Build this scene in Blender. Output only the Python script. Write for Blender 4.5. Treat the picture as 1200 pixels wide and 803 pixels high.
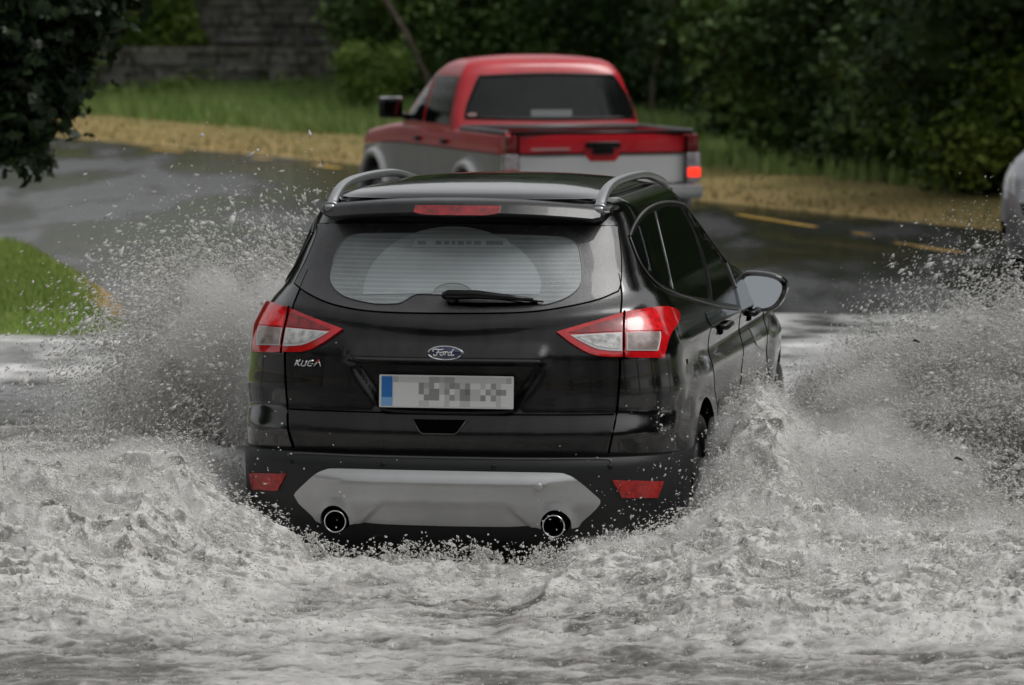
import bpy, bmesh, math, random
import numpy as np
from mathutils import Vector, Matrix
from mathutils.bvhtree import BVHTree
R = math.radians
PI = math.pi
random.seed(7)
rng = np.random.default_rng(11)
for o in list(bpy.data.objects):
    bpy.data.objects.remove(o)
SC = bpy.context.scene
COL = SC.collection

# ------------------------------------------------------------ camera
CAM_H, PITCH, LENS = 2.5, R(4.604), 160.0
cam_d = bpy.data.cameras.new('camera')
cam = bpy.data.objects.new('camera', cam_d)
COL.objects.link(cam)
cam.location = (0, 0, CAM_H)
cam.rotation_euler = (PI/2 - PITCH, 0, 0)
cam_d.lens = LENS; cam_d.sensor_width = 36.0
cam_d.clip_start = 0.1; cam_d.clip_end = 2000
cam_d.dof.use_dof = True
cam_d.dof.focus_distance = 18.4
cam_d.dof.aperture_fstop = 4.6
SC.camera = cam

# ------------------------------------------------------------ light
SUN_EL, SUN_ROT = R(60), R(98)
SKY_STR, SUN_STR, EXPO = 0.13, 0.8, 0.22
wd = bpy.data.worlds.new('World'); SC.world = wd; wd.use_nodes = True
nt = wd.node_tree; nt.nodes.clear()
sky = nt.nodes.new('ShaderNodeTexSky'); sky.sky_type = 'NISHITA'
sky.sun_disc = False; sky.sun_elevation = SUN_EL; sky.sun_rotation = SUN_ROT
sky.air_density = 1.0; sky.dust_density = 4.0; sky.ozone_density = 1.0
hs = nt.nodes.new('ShaderNodeHueSaturation'); hs.inputs['Saturation'].default_value = 0.08
bg = nt.nodes.new('ShaderNodeBackground'); bg.inputs['Strength'].default_value = SKY_STR
wo = nt.nodes.new('ShaderNodeOutputWorld')
nt.links.new(sky.outputs[0], hs.inputs['Color']); nt.links.new(hs.outputs[0], bg.inputs['Color'])
nt.links.new(bg.outputs[0], wo.inputs['Surface'])
sd = bpy.data.lights.new('sun', 'SUN'); sd.energy = SUN_STR; sd.angle = R(25); sd.color = (1.0, 0.97, 0.93)
sun = bpy.data.objects.new('sun', sd); COL.objects.link(sun)
# sky sun_rotation 0 = +Y, clockwise seen from above
sdir = Vector((math.sin(SUN_ROT)*math.cos(SUN_EL), math.cos(SUN_ROT)*math.cos(SUN_EL), math.sin(SUN_EL)))
sun.rotation_euler = (-sdir).to_track_quat('-Z', 'Y').to_euler()
SC.view_settings.view_transform = 'Standard'; SC.view_settings.look = 'None'
SC.view_settings.exposure = EXPO; SC.view_settings.gamma = 1; SC.view_settings.use_curve_mapping = False
SC.render.engine = 'CYCLES'
SC.cycles.max_bounces = 8; SC.cycles.diffuse_bounces = 6; SC.cycles.glossy_bounces = 3
SC.cycles.transmission_bounces = 4; SC.cycles.transparent_max_bounces = 8
SC.cycles.caustics_reflective = False; SC.cycles.caustics_refractive = False
SC.cycles.use_denoising = True; SC.cycles.volume_bounces = 3

# ------------------------------------------------------------ helpers
def link(o, parent=None):
    COL.objects.link(o)
    if parent is not None: o.parent = parent
    return o
def mesh_np(name, V, F, mat=None, parent=None, smooth=True, attrs=None):
    """V (n,3); F (m,k) all same size."""
    V = np.ascontiguousarray(V, dtype=np.float32); F = np.ascontiguousarray(F, dtype=np.int32)
    m = bpy.data.meshes.new(name)
    n, k = F.shape
    m.vertices.add(len(V)); m.vertices.foreach_set('co', V.ravel())
    m.loops.add(n*k); m.loops.foreach_set('vertex_index', F.ravel())
    m.polygons.add(n); m.polygons.foreach_set('loop_start', np.arange(0, n*k, k, dtype=np.int32))
    m.polygons.foreach_set('use_smooth', np.full(n, smooth, dtype=bool))
    if attrs:
        for an, arr in attrs.items():
            a = m.attributes.new(an, 'FLOAT', 'POINT'); a.data.foreach_set('value', np.ascontiguousarray(arr, dtype=np.float32))
    m.update(calc_edges=True)
    if mat: m.materials.append(mat)
    return link(bpy.data.objects.new(name, m), parent)
def mesh_bm(name, bm, mat=None, parent=None, smooth=True, angle=None):
    m = bpy.data.meshes.new(name)
    bmesh.ops.recalc_face_normals(bm, faces=bm.faces)
    bm.to_mesh(m); bm.free()
    for p in m.polygons: p.use_smooth = smooth
    if smooth and angle:
        m.set_sharp_from_angle(angle=angle)
    if mat: m.materials.append(mat)
    return link(bpy.data.objects.new(name, m), parent)
def empty(name, label, cat, loc, rz=0, group=None):
    o = bpy.data.objects.new(name, None); COL.objects.link(o)
    o.location = loc; o.rotation_euler = (0, 0, rz); o.empty_display_size = .2
    o['label'] = label; o['category'] = cat
    if group: o['group'] = group
    return o
def tag(o, label=None, cat=None, group=None, kind=None):
    if label: o['label'] = label
    if cat: o['category'] = cat
    if group: o['group'] = group
    if kind: o['kind'] = kind
    return o
def copy_tree(o, parent=None):
    c = o.copy(); COL.objects.link(c); c.parent = parent
    for ch in list(o.children): copy_tree(ch, c)
    return c
def add_box(bm, c, s, rot=None, bevel=0):
    r = bmesh.ops.create_cube(bm, size=1)
    vs = r['verts']
    bmesh.ops.scale(bm, vec=s, verts=vs)
    if bevel:
        es = list({e for v in vs for e in v.link_edges})
        rb = bmesh.ops.bevel(bm, geom=es, offset=bevel, segments=2, affect='EDGES', profile=.6)
        vs = list({v for f in rb['faces'] for v in f.verts} | {v for v in vs if v.is_valid})
    if rot: bmesh.ops.rotate(bm, cent=(0, 0, 0), matrix=rot, verts=vs)
    bmesh.ops.translate(bm, vec=c, verts=vs)
    return vs
def tube(bm, pts, rad, n=8, sx=1.0, sz=1.0, caps=True):
    """sweep an ellipse along pts; rad number or list"""
    pts = [Vector(p) for p in pts]; rings = []
    for i, p in enumerate(pts):
        t = (pts[min(i+1, len(pts)-1)] - pts[max(i-1, 0)]).normalized()
        up = Vector((0, 0, 1)) if abs(t.z) < .95 else Vector((0, 1, 0))
        a = t.cross(up).normalized(); b = a.cross(t).normalized()
        r = rad[i] if isinstance(rad, (list, tuple)) else rad
        rings.append([bm.verts.new(p + a*math.cos(2*PI*k/n)*r*sx + b*math.sin(2*PI*k/n)*r*sz) for k in range(n)])
    for i in range(len(rings)-1):
        for k in range(n):
            bm.faces.new((rings[i][k], rings[i][(k+1) % n], rings[i+1][(k+1) % n], rings[i+1][k]))
    if caps:
        bm.faces.new(rings[0]); bm.faces.new(rings[-1][::-1])
def lathe(bm, prof, axis='X', c=(0, 0, 0), n=40, closed=False):
    """prof list of (offset along axis, radius)"""
    rings = []
    for (a, r) in prof:
        ring = []
        for k in range(n):
            u, v = r*math.cos(2*PI*k/n), r*math.sin(2*PI*k/n)
            p = (a, u, v) if axis == 'X' else ((u, a, v) if axis == 'Y' else (u, v, a))
            ring.append(bm.verts.new((c[0]+p[0], c[1]+p[1], c[2]+p[2])))
        rings.append(ring)
    m = len(rings)
    for i in range(m if closed else m-1):
        A, B = rings[i], rings[(i+1) % m]
        for k in range(n):
            bm.faces.new((A[k], A[(k+1) % n], B[(k+1) % n], B[k]))
    if not closed:
        if prof[0][1] > 1e-4: bm.faces.new(rings[0])
        if prof[-1][1] > 1e-4: bm.faces.new(rings[-1][::-1])
def smooth_poly(pts, sub=5, closed=True):
    """Catmull-Rom; a point given with a third value 1 stays a sharp corner"""
    P = [np.array(p[:2], float) for p in pts]; S = [len(p) > 2 for p in pts]
    n = len(P); out = []
    for i in range(n if closed else n-1):
        p1, p2 = P[i], P[(i+1) % n]
        p0 = P[i-1] if (closed or i > 0) else p1
        p3 = P[(i+2) % n] if (closed or i+2 < n) else p2
        if S[i]: p0 = p1 - (p2-p1)*.5
        if S[(i+1) % n]: p3 = p2 + (p2-p1)*.5
        for k in range(sub):
            t = k/sub
            out.append(.5*((2*p1) + (-p0+p2)*t + (2*p0-5*p1+4*p2-p3)*t*t + (-p0+3*p1-3*p2+p3)*t**3))
    if not closed: out.append(P[-1])
    return out
# noise
_perm = rng.permutation(4096); _perm = np.concatenate([_perm, _perm])
_g = rng.random((4096, 3))*2-1; _g /= np.linalg.norm(_g, axis=1)[:, None]
def perlin(x, y, z=None):
    x = np.asarray(x, float); y = np.asarray(y, float)
    z = np.zeros_like(x)+.37 if z is None else np.asarray(z, float)
    xi, yi, zi = np.floor(x).astype(int), np.floor(y).astype(int), np.floor(z).astype(int)
    xf, yf, zf = x-xi, y-yi, z-zi
    u, v, w = [t*t*t*(t*(t*6-15)+10) for t in (xf, yf, zf)]
    def g(i, j, k):
        h = _perm[(_perm[(_perm[(xi+i) & 4095]+yi+j) & 4095]+zi+k) & 4095]
        gg = _g[h]; return gg[..., 0]*(xf-i)+gg[..., 1]*(yf-j)+gg[..., 2]*(zf-k)
    r = 0
    for k, wk in ((0, 1-w), (1, w)):
        a = g(0, 0, k)*(1-u)+g(1, 0, k)*u; b = g(0, 1, k)*(1-u)+g(1, 1, k)*u
        r = r + (a*(1-v)+b*v)*wk
    return r*1.6
def fbm(x, y, z=None, oct=5, lac=2.03, gain=.5, ridged=False):
    s, a, f, n = 0, 1., 1., 0
    for i in range(oct):
        v = perlin(x*f+i*17.3, y*f+i*9.1, None if z is None else z*f+i*5.7)
        if ridged: v = 1-np.abs(v)*2
        s = s+a*v; n += a; a *= gain; f *= lac
    return s/n
def sstep(a, b, x):
    t = np.clip((x-a)/(b-a), 0, 1); return t*t*(3-2*t)

# materials
def nodes(m):
    m.use_nodes = True; nt = m.node_tree
    return nt, nt.nodes['Principled BSDF'], nt.nodes['Material Output']
def mat(name, col, rough=.5, metal=0, coat=0, var=0, vscale=5, bump=0, bscale=20, rvar=0, stretch=None, emit=None, estr=0, spec=None, trans=0, detail=6, col2=None, sss=0, ior=None):
    m = bpy.data.materials.new(name); nt, b, out = nodes(m); L = nt.links
    b.inputs['Base Color'].default_value = (*col, 1); b.inputs['Roughness'].default_value = rough
    b.inputs['Metallic'].default_value = metal; b.inputs['Coat Weight'].default_value = coat
    b.inputs['Coat Roughness'].default_value = .04
    if spec is not None: b.inputs['Specular IOR Level'].default_value = spec
    if ior: b.inputs['IOR'].default_value = ior
    if trans: b.inputs['Transmission Weight'].default_value = trans
    if sss:
        b.inputs['Subsurface Weight'].default_value = sss; b.inputs['Subsurface Radius'].default_value = (.02, .02, .02)
    if emit:
        b.inputs['Emission Color'].default_value = (*emit, 1); b.inputs['Emission Strength'].default_value = estr
    tc = nt.nodes.new('ShaderNodeTexCoord'); mp = nt.nodes.new('ShaderNodeMapping')
    L.new(tc.outputs['Object'], mp.inputs['Vector'])
    if stretch: mp.inputs['Scale'].default_value = stretch
    def noise(sc, d=detail):
        n = nt.nodes.new('ShaderNodeTexNoise'); n.inputs['Scale'].default_value = sc; n.inputs['Detail'].default_value = d
        n.inputs['Roughness'].default_value = .6; L.new(mp.outputs[0], n.inputs['Vector']); return n
    if var or col2:
        n = noise(vscale); r = nt.nodes.new('ShaderNodeValToRGB')
        r.color_ramp.elements[0].position = .36; r.color_ramp.elements[1].position = .64
        c2 = col2 or tuple(min(1, c*(1+var)) for c in col); c1 = col if col2 else tuple(c*(1-var) for c in col)
        r.color_ramp.elements[0].color = (*c1, 1); r.color_ramp.elements[1].color = (*c2, 1)
        L.new(n.outputs['Fac'], r.inputs['Fac']); L.new(r.outputs[0], b.inputs['Base Color'])
    if rvar:
        n = noise(vscale*1.7); mr = nt.nodes.new('ShaderNodeMapRange')
        mr.inputs['From Min'].default_value = .3; mr.inputs['From Max'].default_value = .7
        mr.inputs['To Min'].default_value = max(.02, rough-rvar); mr.inputs['To Max'].default_value = min(1, rough+rvar)
        L.new(n.outputs['Fac'], mr.inputs['Value']); L.new(mr.outputs[0], b.inputs['Roughness'])
    if bump:
        n = noise(bscale, 4); bp = nt.nodes.new('ShaderNodeBump'); bp.inputs['Strength'].default_value = bump
        bp.inputs['Distance'].default_value = .02
        L.new(n.outputs['Fac'], bp.inputs['Height']); L.new(bp.outputs[0], b.inputs['Normal'])
    return m
# ------------------------------------------------------------ the setting
EX_ = np.array([-60, -30, -14, -7, -5, -1.9, 2.09, 4.78, 9, 20, 60.]); EY_ = np.array([190, 118, 84, 70.9, 66.6, 60.3, 50.7, 44.7, 37.5, 26, -10.])
def far_edge(X): return np.interp(X, EX_, EY_)
def road_z(Y): return .135*sstep(27, 35.5, Y)*(1-sstep(35.5, 43, Y))
def ground_z(X, Y):
    u = (Y-far_edge(X))*.42
    left = sstep(2, -3, X)
    z = .03*sstep(0, .4, u) + (.10+.12*0)*sstep(.5, 3, u) + .24*left*sstep(2.2, 5.5, u) + .12*(1-left)*sstep(3, 8, u)
    z = z + .04*fbm(X*.5, Y*.3, oct=3)*sstep(.3, 2, u)
    return np.where(u > 0, z, -.02), u
ISL = smooth_poly([(-2.62, 30.75), (-2.72, 33.2), (-3.25, 36.0), (-4.35, 40.2), (-7, 44), (-14, 56), (-30, 66), (-45, 60), (-45, 31), (-20, 29.9, ), (-8, 30.1), (-4.2, 30.35), (-3.1, 30.45)], 6)
def isl_d(X, Y):
    """signed distance inside the island (positive inside), along its outline"""
    P = np.array(ISL); d = np.full(X.shape, 1e9); ins = np.zeros(X.shape, bool)
    for a, b in zip(P, np.roll(P, -1, 0)):
        ab = b-a; t = np.clip(((X-a[0])*ab[0]+(Y-a[1])*ab[1])/(ab@ab+1e-9), 0, 1)
        d = np.minimum(d, np.hypot(X-a[0]-t*ab[0], Y-a[1]-t*ab[1]))
        c = ((a[1] > Y) != (b[1] > Y)) & (X < (b[0]-a[0])*(Y-a[1])/(b[1]-a[1]+1e-12)+a[0]); ins ^= c
    return np.where(ins, d, -d)
def attr_mat(name, stops, attr, rough=.8, bump=0, bscale=20, spec=None, nmix=.0, nscale=3, rough_attr=None, stretch=None, trans=0):
    """colour ramp on a vertex attribute, broken up by noise"""
    m = bpy.data.materials.new(name); nt, b, out = nodes(m); L = nt.links
    at = nt.nodes.new('ShaderNodeAttribute'); at.attribute_name = attr
    tc = nt.nodes.new('ShaderNodeTexCoord'); mp = nt.nodes.new('ShaderNodeMapping'); L.new(tc.outputs['Object'], mp.inputs[0])
    if stretch: mp.inputs['Scale'].default_value = stretch
    n = nt.nodes.new('ShaderNodeTexNoise'); n.inputs['Scale'].default_value = nscale; n.inputs['Detail'].default_value = 8; n.inputs['Roughness'].default_value = .65
    L.new(mp.outputs[0], n.inputs['Vector'])
    ma = nt.nodes.new('ShaderNodeMath'); ma.operation = 'MULTIPLY_ADD'; L.new(n.outputs['Fac'], ma.inputs[0]); ma.inputs[1].default_value = nmix*2
    su = nt.nodes.new('ShaderNodeMath'); su.operation = 'SUBTRACT'; L.new(at.outputs['Fac'], su.inputs[0]); su.inputs[1].default_value = nmix
    L.new(su.outputs[0], ma.inputs[2])
    r = nt.nodes.new('ShaderNodeValToRGB'); L.new(ma.outputs[0], r.inputs[0])
    while len(r.color_ramp.elements) < len(stops): r.color_ramp.elements.new(.5)
    for e, (p, c) in zip(r.color_ramp.elements, stops): e.position = p; e.color = (*c, 1)
    L.new(r.outputs[0], b.inputs['Base Color']); b.inputs['Roughness'].default_value = rough
    if spec is not None: b.inputs['Specular IOR Level'].default_value = spec
    if rough_attr:
        mr = nt.nodes.new('ShaderNodeMapRange'); L.new(ma.outputs[0], mr.inputs[0]); mr.inputs['To Min'].default_value = rough_attr[0]; mr.inputs['To Max'].default_value = rough_attr[1]
        L.new(mr.outputs[0], b.inputs['Roughness'])
    if bump:
        n2 = nt.nodes.new('ShaderNodeTexNoise'); n2.inputs['Scale'].default_value = bscale; n2.inputs['Detail'].default_value = 5; L.new(mp.outputs[0], n2.inputs['Vector'])
        bp = nt.nodes.new('ShaderNodeBump'); bp.inputs['Strength'].default_value = bump; bp.inputs['Distance'].default_value = .03
        L.new(n2.outputs['Fac'], bp.inputs['Height']); L.new(bp.outputs[0], b.inputs['Normal'])
    return m
def grid(xs, ys):
    X, Y = np.meshgrid(xs, ys); ny, nx = X.shape; idx = np.arange(nx*ny).reshape(ny, nx)
    F = np.stack([idx[:-1, :-1], idx[:-1, 1:], idx[1:, 1:], idx[1:, :-1]], -1).reshape(-1, 4)
    return X, Y, F
GREEN, GREEN2, TAN, TAN2 = (.13, .21, .06), (.22, .26, .09), (.26, .215, .085), (.34, .25, .11)
# ground: one sheet to the horizon
xs = np.concatenate([np.linspace(-400, -32, 14), np.arange(-30, 30, .5), np.linspace(32, 400, 14)])
ys = np.concatenate([np.linspace(-300, 20, 12), np.arange(24, 100, .5), np.linspace(105, 600, 16)])
X, Y, F = grid(xs, ys); Z, u = ground_z(X, Y)
wid = 3.1+1.0*fbm(X*.35, Y*.2, oct=3)
dry = .5+.5*np.clip((wid-u)/2.6, -1, 1)
mg = attr_mat('verge turf', [(0, GREEN), (.35, GREEN2), (.6, TAN), (1, TAN2)], 'dry', nmix=.30, nscale=1.3, bump=.25, bscale=6, rough=.95, spec=.1)
g = mesh_np('ground', np.stack([X, Y, Z], -1).reshape(-1, 3), F, mg, attrs={'dry': dry.ravel()}); tag(g, kind='structure')
# road: wet asphalt junction, following the same far edge
XS = np.arange(-60, 40, 1.0); T = np.linspace(0, 1, 150)**.9
Xr = np.repeat(XS[None], len(T), 0); Yr = -30+T[:, None]*(far_edge(XS)[None]+30)
wob = .10*fbm(XS*.9, XS*0+3, oct=4)
Yr[-1] += wob*2
idx = np.arange(Xr.size).reshape(Xr.shape)
Fr = np.stack([idx[:-1, :-1], idx[:-1, 1:], idx[1:, 1:], idx[1:, :-1]], -1).reshape(-1, 4)
def wet_mat():
    m = bpy.data.materials.new('wet asphalt'); nt, b, out = nodes(m); L = nt.links
    tc = nt.nodes.new('ShaderNodeTexCoord')
    def noise(sc, st, d=5, r=.55):
        mp = nt.nodes.new('ShaderNodeMapping'); mp.inputs['Scale'].default_value = st; L.new(tc.outputs['Object'], mp.inputs[0])
        n = nt.nodes.new('ShaderNodeTexNoise'); n.inputs['Scale'].default_value = sc; n.inputs['Detail'].default_value = d; n.inputs['Roughness'].default_value = r; L.new(mp.outputs[0], n.inputs[0]); return n
    n = noise(.55, (1, .22, 1)); r = nt.nodes.new('ShaderNodeValToRGB')
    r.color_ramp.elements[0].position = .40; r.color_ramp.elements[0].color = (.020, .020, .021, 1)
    r.color_ramp.elements[1].position = .62; r.color_ramp.elements[1].color = (.040, .040, .041, 1)
    L.new(n.outputs[0], r.inputs[0]); L.new(r.outputs[0], b.inputs['Base Color'])
    mr = nt.nodes.new('ShaderNodeMapRange'); mr.inputs['From Min'].default_value = .47; mr.inputs['From Max'].default_value = .60
    mr.inputs['To Min'].default_value = .04; mr.inputs['To Max'].default_value = .36; L.new(n.outputs[0], mr.inputs[0]); L.new(mr.outputs[0], b.inputs['Roughness'])
    n2 = noise(14, (1, .6, 1), 6, .7); bp = nt.nodes.new('ShaderNodeBump'); bp.inputs['Strength'].default_value = .35; bp.inputs['Distance'].default_value = .02
    L.new(n2.outputs[0], bp.inputs['Height']); L.new(bp.outputs[0], b.inputs['Normal'])
    return m
rd = mesh_np('road', np.stack([Xr, Yr, road_z(Yr)+.004], -1).reshape(-1, 3), Fr, wet_mat()); tag(rd, kind='structure')
# dashed edge line beside the verge
mk = mat('worn yellow road paint', (.60, .36, .05), .45, var=.3, vscale=6, bump=.2, bscale=30)
def dash(p, q, w=.11):
    p, q = Vector(p), Vector(q); d = (q-p).normalized(); n = Vector((-d.y, d.x))*w/2
    V = []; k = 12
    for i in range(k+1):
        c = p.lerp(q, i/k); j = .006*math.sin(i*5.1)
        for s in (-1, 1): V.append((c.x+s*(n.x+j), c.y+s*(n.y+j), float(road_z(np.array(c.y)))+.008))
    Fd = [(2*i, 2*i+1, 2*i+3, 2*i+2) for i in range(k)]
    tag(mesh_np('road_marking', np.array(V), np.array(Fd), mk), kind='structure')
dash((2.37, 47.7), (3.03, 45.3)); dash((3.57, 42.75), (4.02, 40.6)); dash((-2.62, 60.3), (-2.25, 59.3), .16); dash((.3, 53.5), (1.2, 51.2))
dash((3.32, 44.3), (3.46, 43.9), .07); dash((-5.2, 65.8), (-4.7, 64.8), .16); dash((-3.3, 62), (-3.55, 62.5), .16)
# island of mown grass
xs = np.concatenate([np.linspace(-45, -9, 30), np.arange(-8.8, -2.4, .06)]); ys = np.concatenate([np.arange(29.6, 39, .09), np.linspace(39.3, 67, 50)])
X, Y, F = grid(xs, ys); D = isl_d(X, Y)
Z = .05+.19*sstep(-.05, .45, D)+.015*fbm(X*1.5, Y, oct=3)
Z = np.where(D > -.12, Z, -.1)
keep = (D.ravel()[F] > -.1).all(1)
top = sstep(.75, .12, D)*sstep(31.2, 31.8, Y)
mi_ = attr_mat('mown turf', [(0, (.14, .215, .045)), (.45, (.20, .255, .07)), (.7, (.28, .21, .07)), (1, (.34, .21, .08))], 'dry', nmix=.13, nscale=3, bump=.5, bscale=25, rough=.95, spec=.1)
isl = mesh_np('grass_island', np.stack([X, Y, Z], -1).reshape(-1, 3), F[keep], mi_, attrs={'dry': top.ravel()}); tag(isl, kind='structure')
# blades of grass
def blades(name, P, h, w, m, lean=.5):
    n = len(P); a = rng.random(n)*2*PI; hh = h*(.5+rng.random(n)); ww = w*(.7+.6*rng.random(n)); l = lean*hh*rng.random(n); b = rng.random(n)*2*PI
    V = np.zeros((n, 3, 3)); V[:, 0] = P; V[:, 1] = P; V[:, 2] = P
    V[:, 0, 0] -= np.cos(a)*ww/2; V[:, 0, 1] -= np.sin(a)*ww/2; V[:, 1, 0] += np.cos(a)*ww/2; V[:, 1, 1] += np.sin(a)*ww/2
    V[:, 2, 0] += np.cos(b)*l; V[:, 2, 1] += np.sin(b)*l; V[:, 2, 2] += hh; V[:, :2, 2] -= .01
    return mesh_np(name, V.reshape(-1, 3), np.arange(n*3).reshape(-1, 3), m, smooth=False)
mgr = mat('grass blades', (.19, .30, .085), .6, col2=(.29, .37, .13), vscale=1.2, spec=.2)
mgt = mat('dry grass blades', (.29, .23, .11), .7, col2=(.20, .23, .09), vscale=.9, spec=.15)
mgi = mat('mown grass blades', (.21, .31, .07), .6, col2=(.29, .36, .11), vscale=2, spec=.2)
n = 60000; X = rng.uniform(-13, 8, n); u = rng.uniform(2.6, 8.5, n); Y = far_edge(X)+u/.42; Z, _ = ground_z(X, Y)
k = (X < 1) | (rng.random(n) < .5)
gr = blades('grass', np.stack([X, Y, Z], -1)[k], .22, .04, mgr); tag(gr, 'long green grass growing on the roadside bank below the stone wall', 'grass', kind='stuff')
n = 9000; X = rng.uniform(-13, 8, n); u = np.abs(rng.normal(0, 1.9, n)); Y = far_edge(X)+u/.42+.1; Z, _ = ground_z(X, Y)
gr = blades('dry_grass', np.stack([X, Y, Z], -1), .045, .03, mgt); tag(gr, 'short sun-dried tan grass along the edge of the far road', 'grass', kind='stuff')
n = 70000; X = rng.uniform(-5.6, -2.5, n); Y = rng.uniform(30.3, 39, n); D = isl_d(X, Y); k = D > .03
Z = .05+.19*sstep(-.05, .45, D)+.015*fbm(X*1.5, Y, oct=3); k &= (D > .25+.4*rng.random(n)) | (Y < 31.6)
gr = blades('mown_grass', np.stack([X, Y, Z], -1)[k], .045, .012, mgi); tag(gr, 'short mown bright grass covering the island left of the flood', 'grass', kind='stuff')

# ------------------------------------------------------------ foliage
def leaves(P, size, N=None, up=.35, shape='leaf'):
    """little pointed leaves at points P with random tilt -> V, F (quads: 2 per leaf)"""
    n = len(P); a = rng.normal(size=(n, 3)); a[:, 2] = a[:, 2]*.6-.25; a /= np.linalg.norm(a, axis=1)[:, None]
    b = rng.normal(size=(n, 3)); b = np.cross(a, b); b /= np.linalg.norm(b, axis=1)[:, None]
    c = np.cross(a, b); s = size*(.55+.9*rng.random(n))[:, None]
    base = P; mid = P+a*s*.5; tip = P+a*s
    if shape == 'lobed':
        V = np.stack([base, P+a*s*.25+b*s*.36, P+a*s*.45+b*s*.14+c*s*.05, P+a*s*.62+b*s*.30, tip-c*s*.1, P+a*s*.62-b*s*.30, P+a*s*.45-b*s*.14+c*s*.05, P+a*s*.25-b*s*.36], 1)
        base_i = np.arange(n)[:, None]*8
        F = np.concatenate([base_i+np.array([[0, 1, 2, 6]]), base_i+np.array([[2, 3, 4, 6]]), base_i+np.array([[4, 5, 6, 2]]), base_i+np.array([[6, 7, 0, 2]])], 0)
        # tidy: two non-overlapping halves
        F = np.concatenate([base_i+np.array([[0, 1, 2, 2+4]]), base_i+np.array([[2, 3, 4, 6]]), base_i+np.array([[6, 4, 5, 6]])[:, [0, 1, 2, 2]], base_i+np.array([[0, 6, 7, 7]])], 0)
        F3 = np.concatenate([base_i+np.array([t]) for t in ([0, 1, 2], [0, 2, 6], [0, 6, 7], [2, 3, 4], [2, 4, 6], [6, 4, 5])], 0)
        return V.reshape(-1, 3), F3
    V = np.stack([base, mid+b*s*.32+c*s*.06, tip, mid-b*s*.32+c*s*.06], 1)
    return V.reshape(-1, 3), np.arange(n*4).reshape(-1, 4)
def blob_points(blobs, n, shellness=.45):
    """points scattered in noisy ellipsoids (cx,cy,cz,rx,ry,rz), bunched into twigs"""
    B = np.array(blobs, float); vol = (B[:, 3]*B[:, 4]*B[:, 5])**.67; k = rng.choice(len(B), n//9, p=vol/vol.sum())
    d = rng.normal(size=(len(k), 3)); d /= np.linalg.norm(d, axis=1)[:, None]
    r = (shellness+(1-shellness)*rng.random(len(k))**.6)*(1+.35*perlin(d[:, 0]*2.2+k, d[:, 1]*2.2, d[:, 2]*2.2))
    P = B[k, :3]+d*r[:, None]*B[k, 3:]
    P = np.repeat(P, 9, 0)+rng.normal(size=(len(P)*9, 3))*.16*np.mean(B[:, 3:])**.5
    return P
def leaf_mat(name, c1, c2, gloss=.5, sc=.7):
    m = mat(name, c1, gloss, col2=c2, vscale=sc, spec=.22, detail=3); nt = m.node_tree; b = nt.nodes['Principled BSDF']
    b.inputs['Subsurface Weight'].default_value = 0
    return m
bark = mat('bark', (.045, .036, .028), .9, var=.4, vscale=12, bump=.6, bscale=14)
LM = [leaf_mat('dark leaves', (.022, .044, .012), (.055, .092, .026)), leaf_mat('mid leaves', (.042, .082, .018), (.095, .15, .034)), leaf_mat('bright leaves', (.095, .17, .028), (.18, .25, .045))]
def core(bm_pts, sc=.72):
    V, F, o = [], [], 0
    b = bmesh.new(); bmesh.ops.create_icosphere(b, subdivisions=3, radius=1); IV = np.array([v.co[:] for v in b.verts]); IF = np.array([[v.index for v in f.verts] for f in b.faces]); b.free()
    for q in bm_pts:
        d = 1+.35*perlin(IV[:, 0]*2.5+q[0], IV[:, 1]*2.5+q[1], IV[:, 2]*2.5)
        V.append(np.array(q[:3])+IV*d[:, None]*np.array(q[3:])*sc); F.append(IF+o); o += len(IV)
    return np.concatenate(V), np.concatenate(F)
def make_tree(name, blobs, nleaf, size, m, trunk, label, cat, loc, group=None, rz=0, shape='leaf', limbs=True, corefrac=.62, lean=0):
    root = empty(name, label, cat, loc, rz, group)
    P = blob_points(blobs, nleaf); P = P[P[:, 2] > .02]
    V, F = leaves(P, size, shape=shape)
    if F.shape[1] == 4: F = np.concatenate([F[:, [0, 1, 2]], F[:, [0, 2, 3]]])
    if corefrac:
        CV, CF = core([b for b in blobs if min(b[3:]) > .3], corefrac); F = np.concatenate([F, CF+len(V)]); V = np.concatenate([V, CV])
    mesh_np('crown' if trunk > .05 else 'foliage', V, F, m, root, smooth=False)
    bm = bmesh.new(); B = blobs[0]; H = B[2]
    pts = [(lean*t*t*H+.08*math.sin(3*t), .06*math.cos(4*t)-.06, t*H) for t in np.linspace(0, 1, 7)]
    tube(bm, pts, [trunk*(1.35-.95*t) for t in np.linspace(0, 1, 7)], n=8)
    if limbs:
        for b in blobs[1:]:
            t0 = min(.8, max(.15, (b[2]/H)*.55)); p0 = Vector((lean*t0*t0*H, 0, t0*H)); p1 = Vector(b[:3])
            tube(bm, [p0, p0.lerp(p1, .5)+Vector((0, 0, .1*b[3])), p1], [trunk*.5, trunk*.33, trunk*.12], n=6)
    mesh_bm('trunk' if trunk > .05 else 'stem', bm, bark, root)
    return root
def rb(n, R_, h0, h1, r0, r1):
    out = []
    for i in range(n):
        a = random.uniform(0, 2*PI); q = R_*math.sqrt(random.random()); r = random.uniform(r0, r1)
        out.append((q*math.cos(a), q*math.sin(a), random.uniform(h0, h1), r, r, r*random.uniform(.75, 1.1)))
    return out
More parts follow.
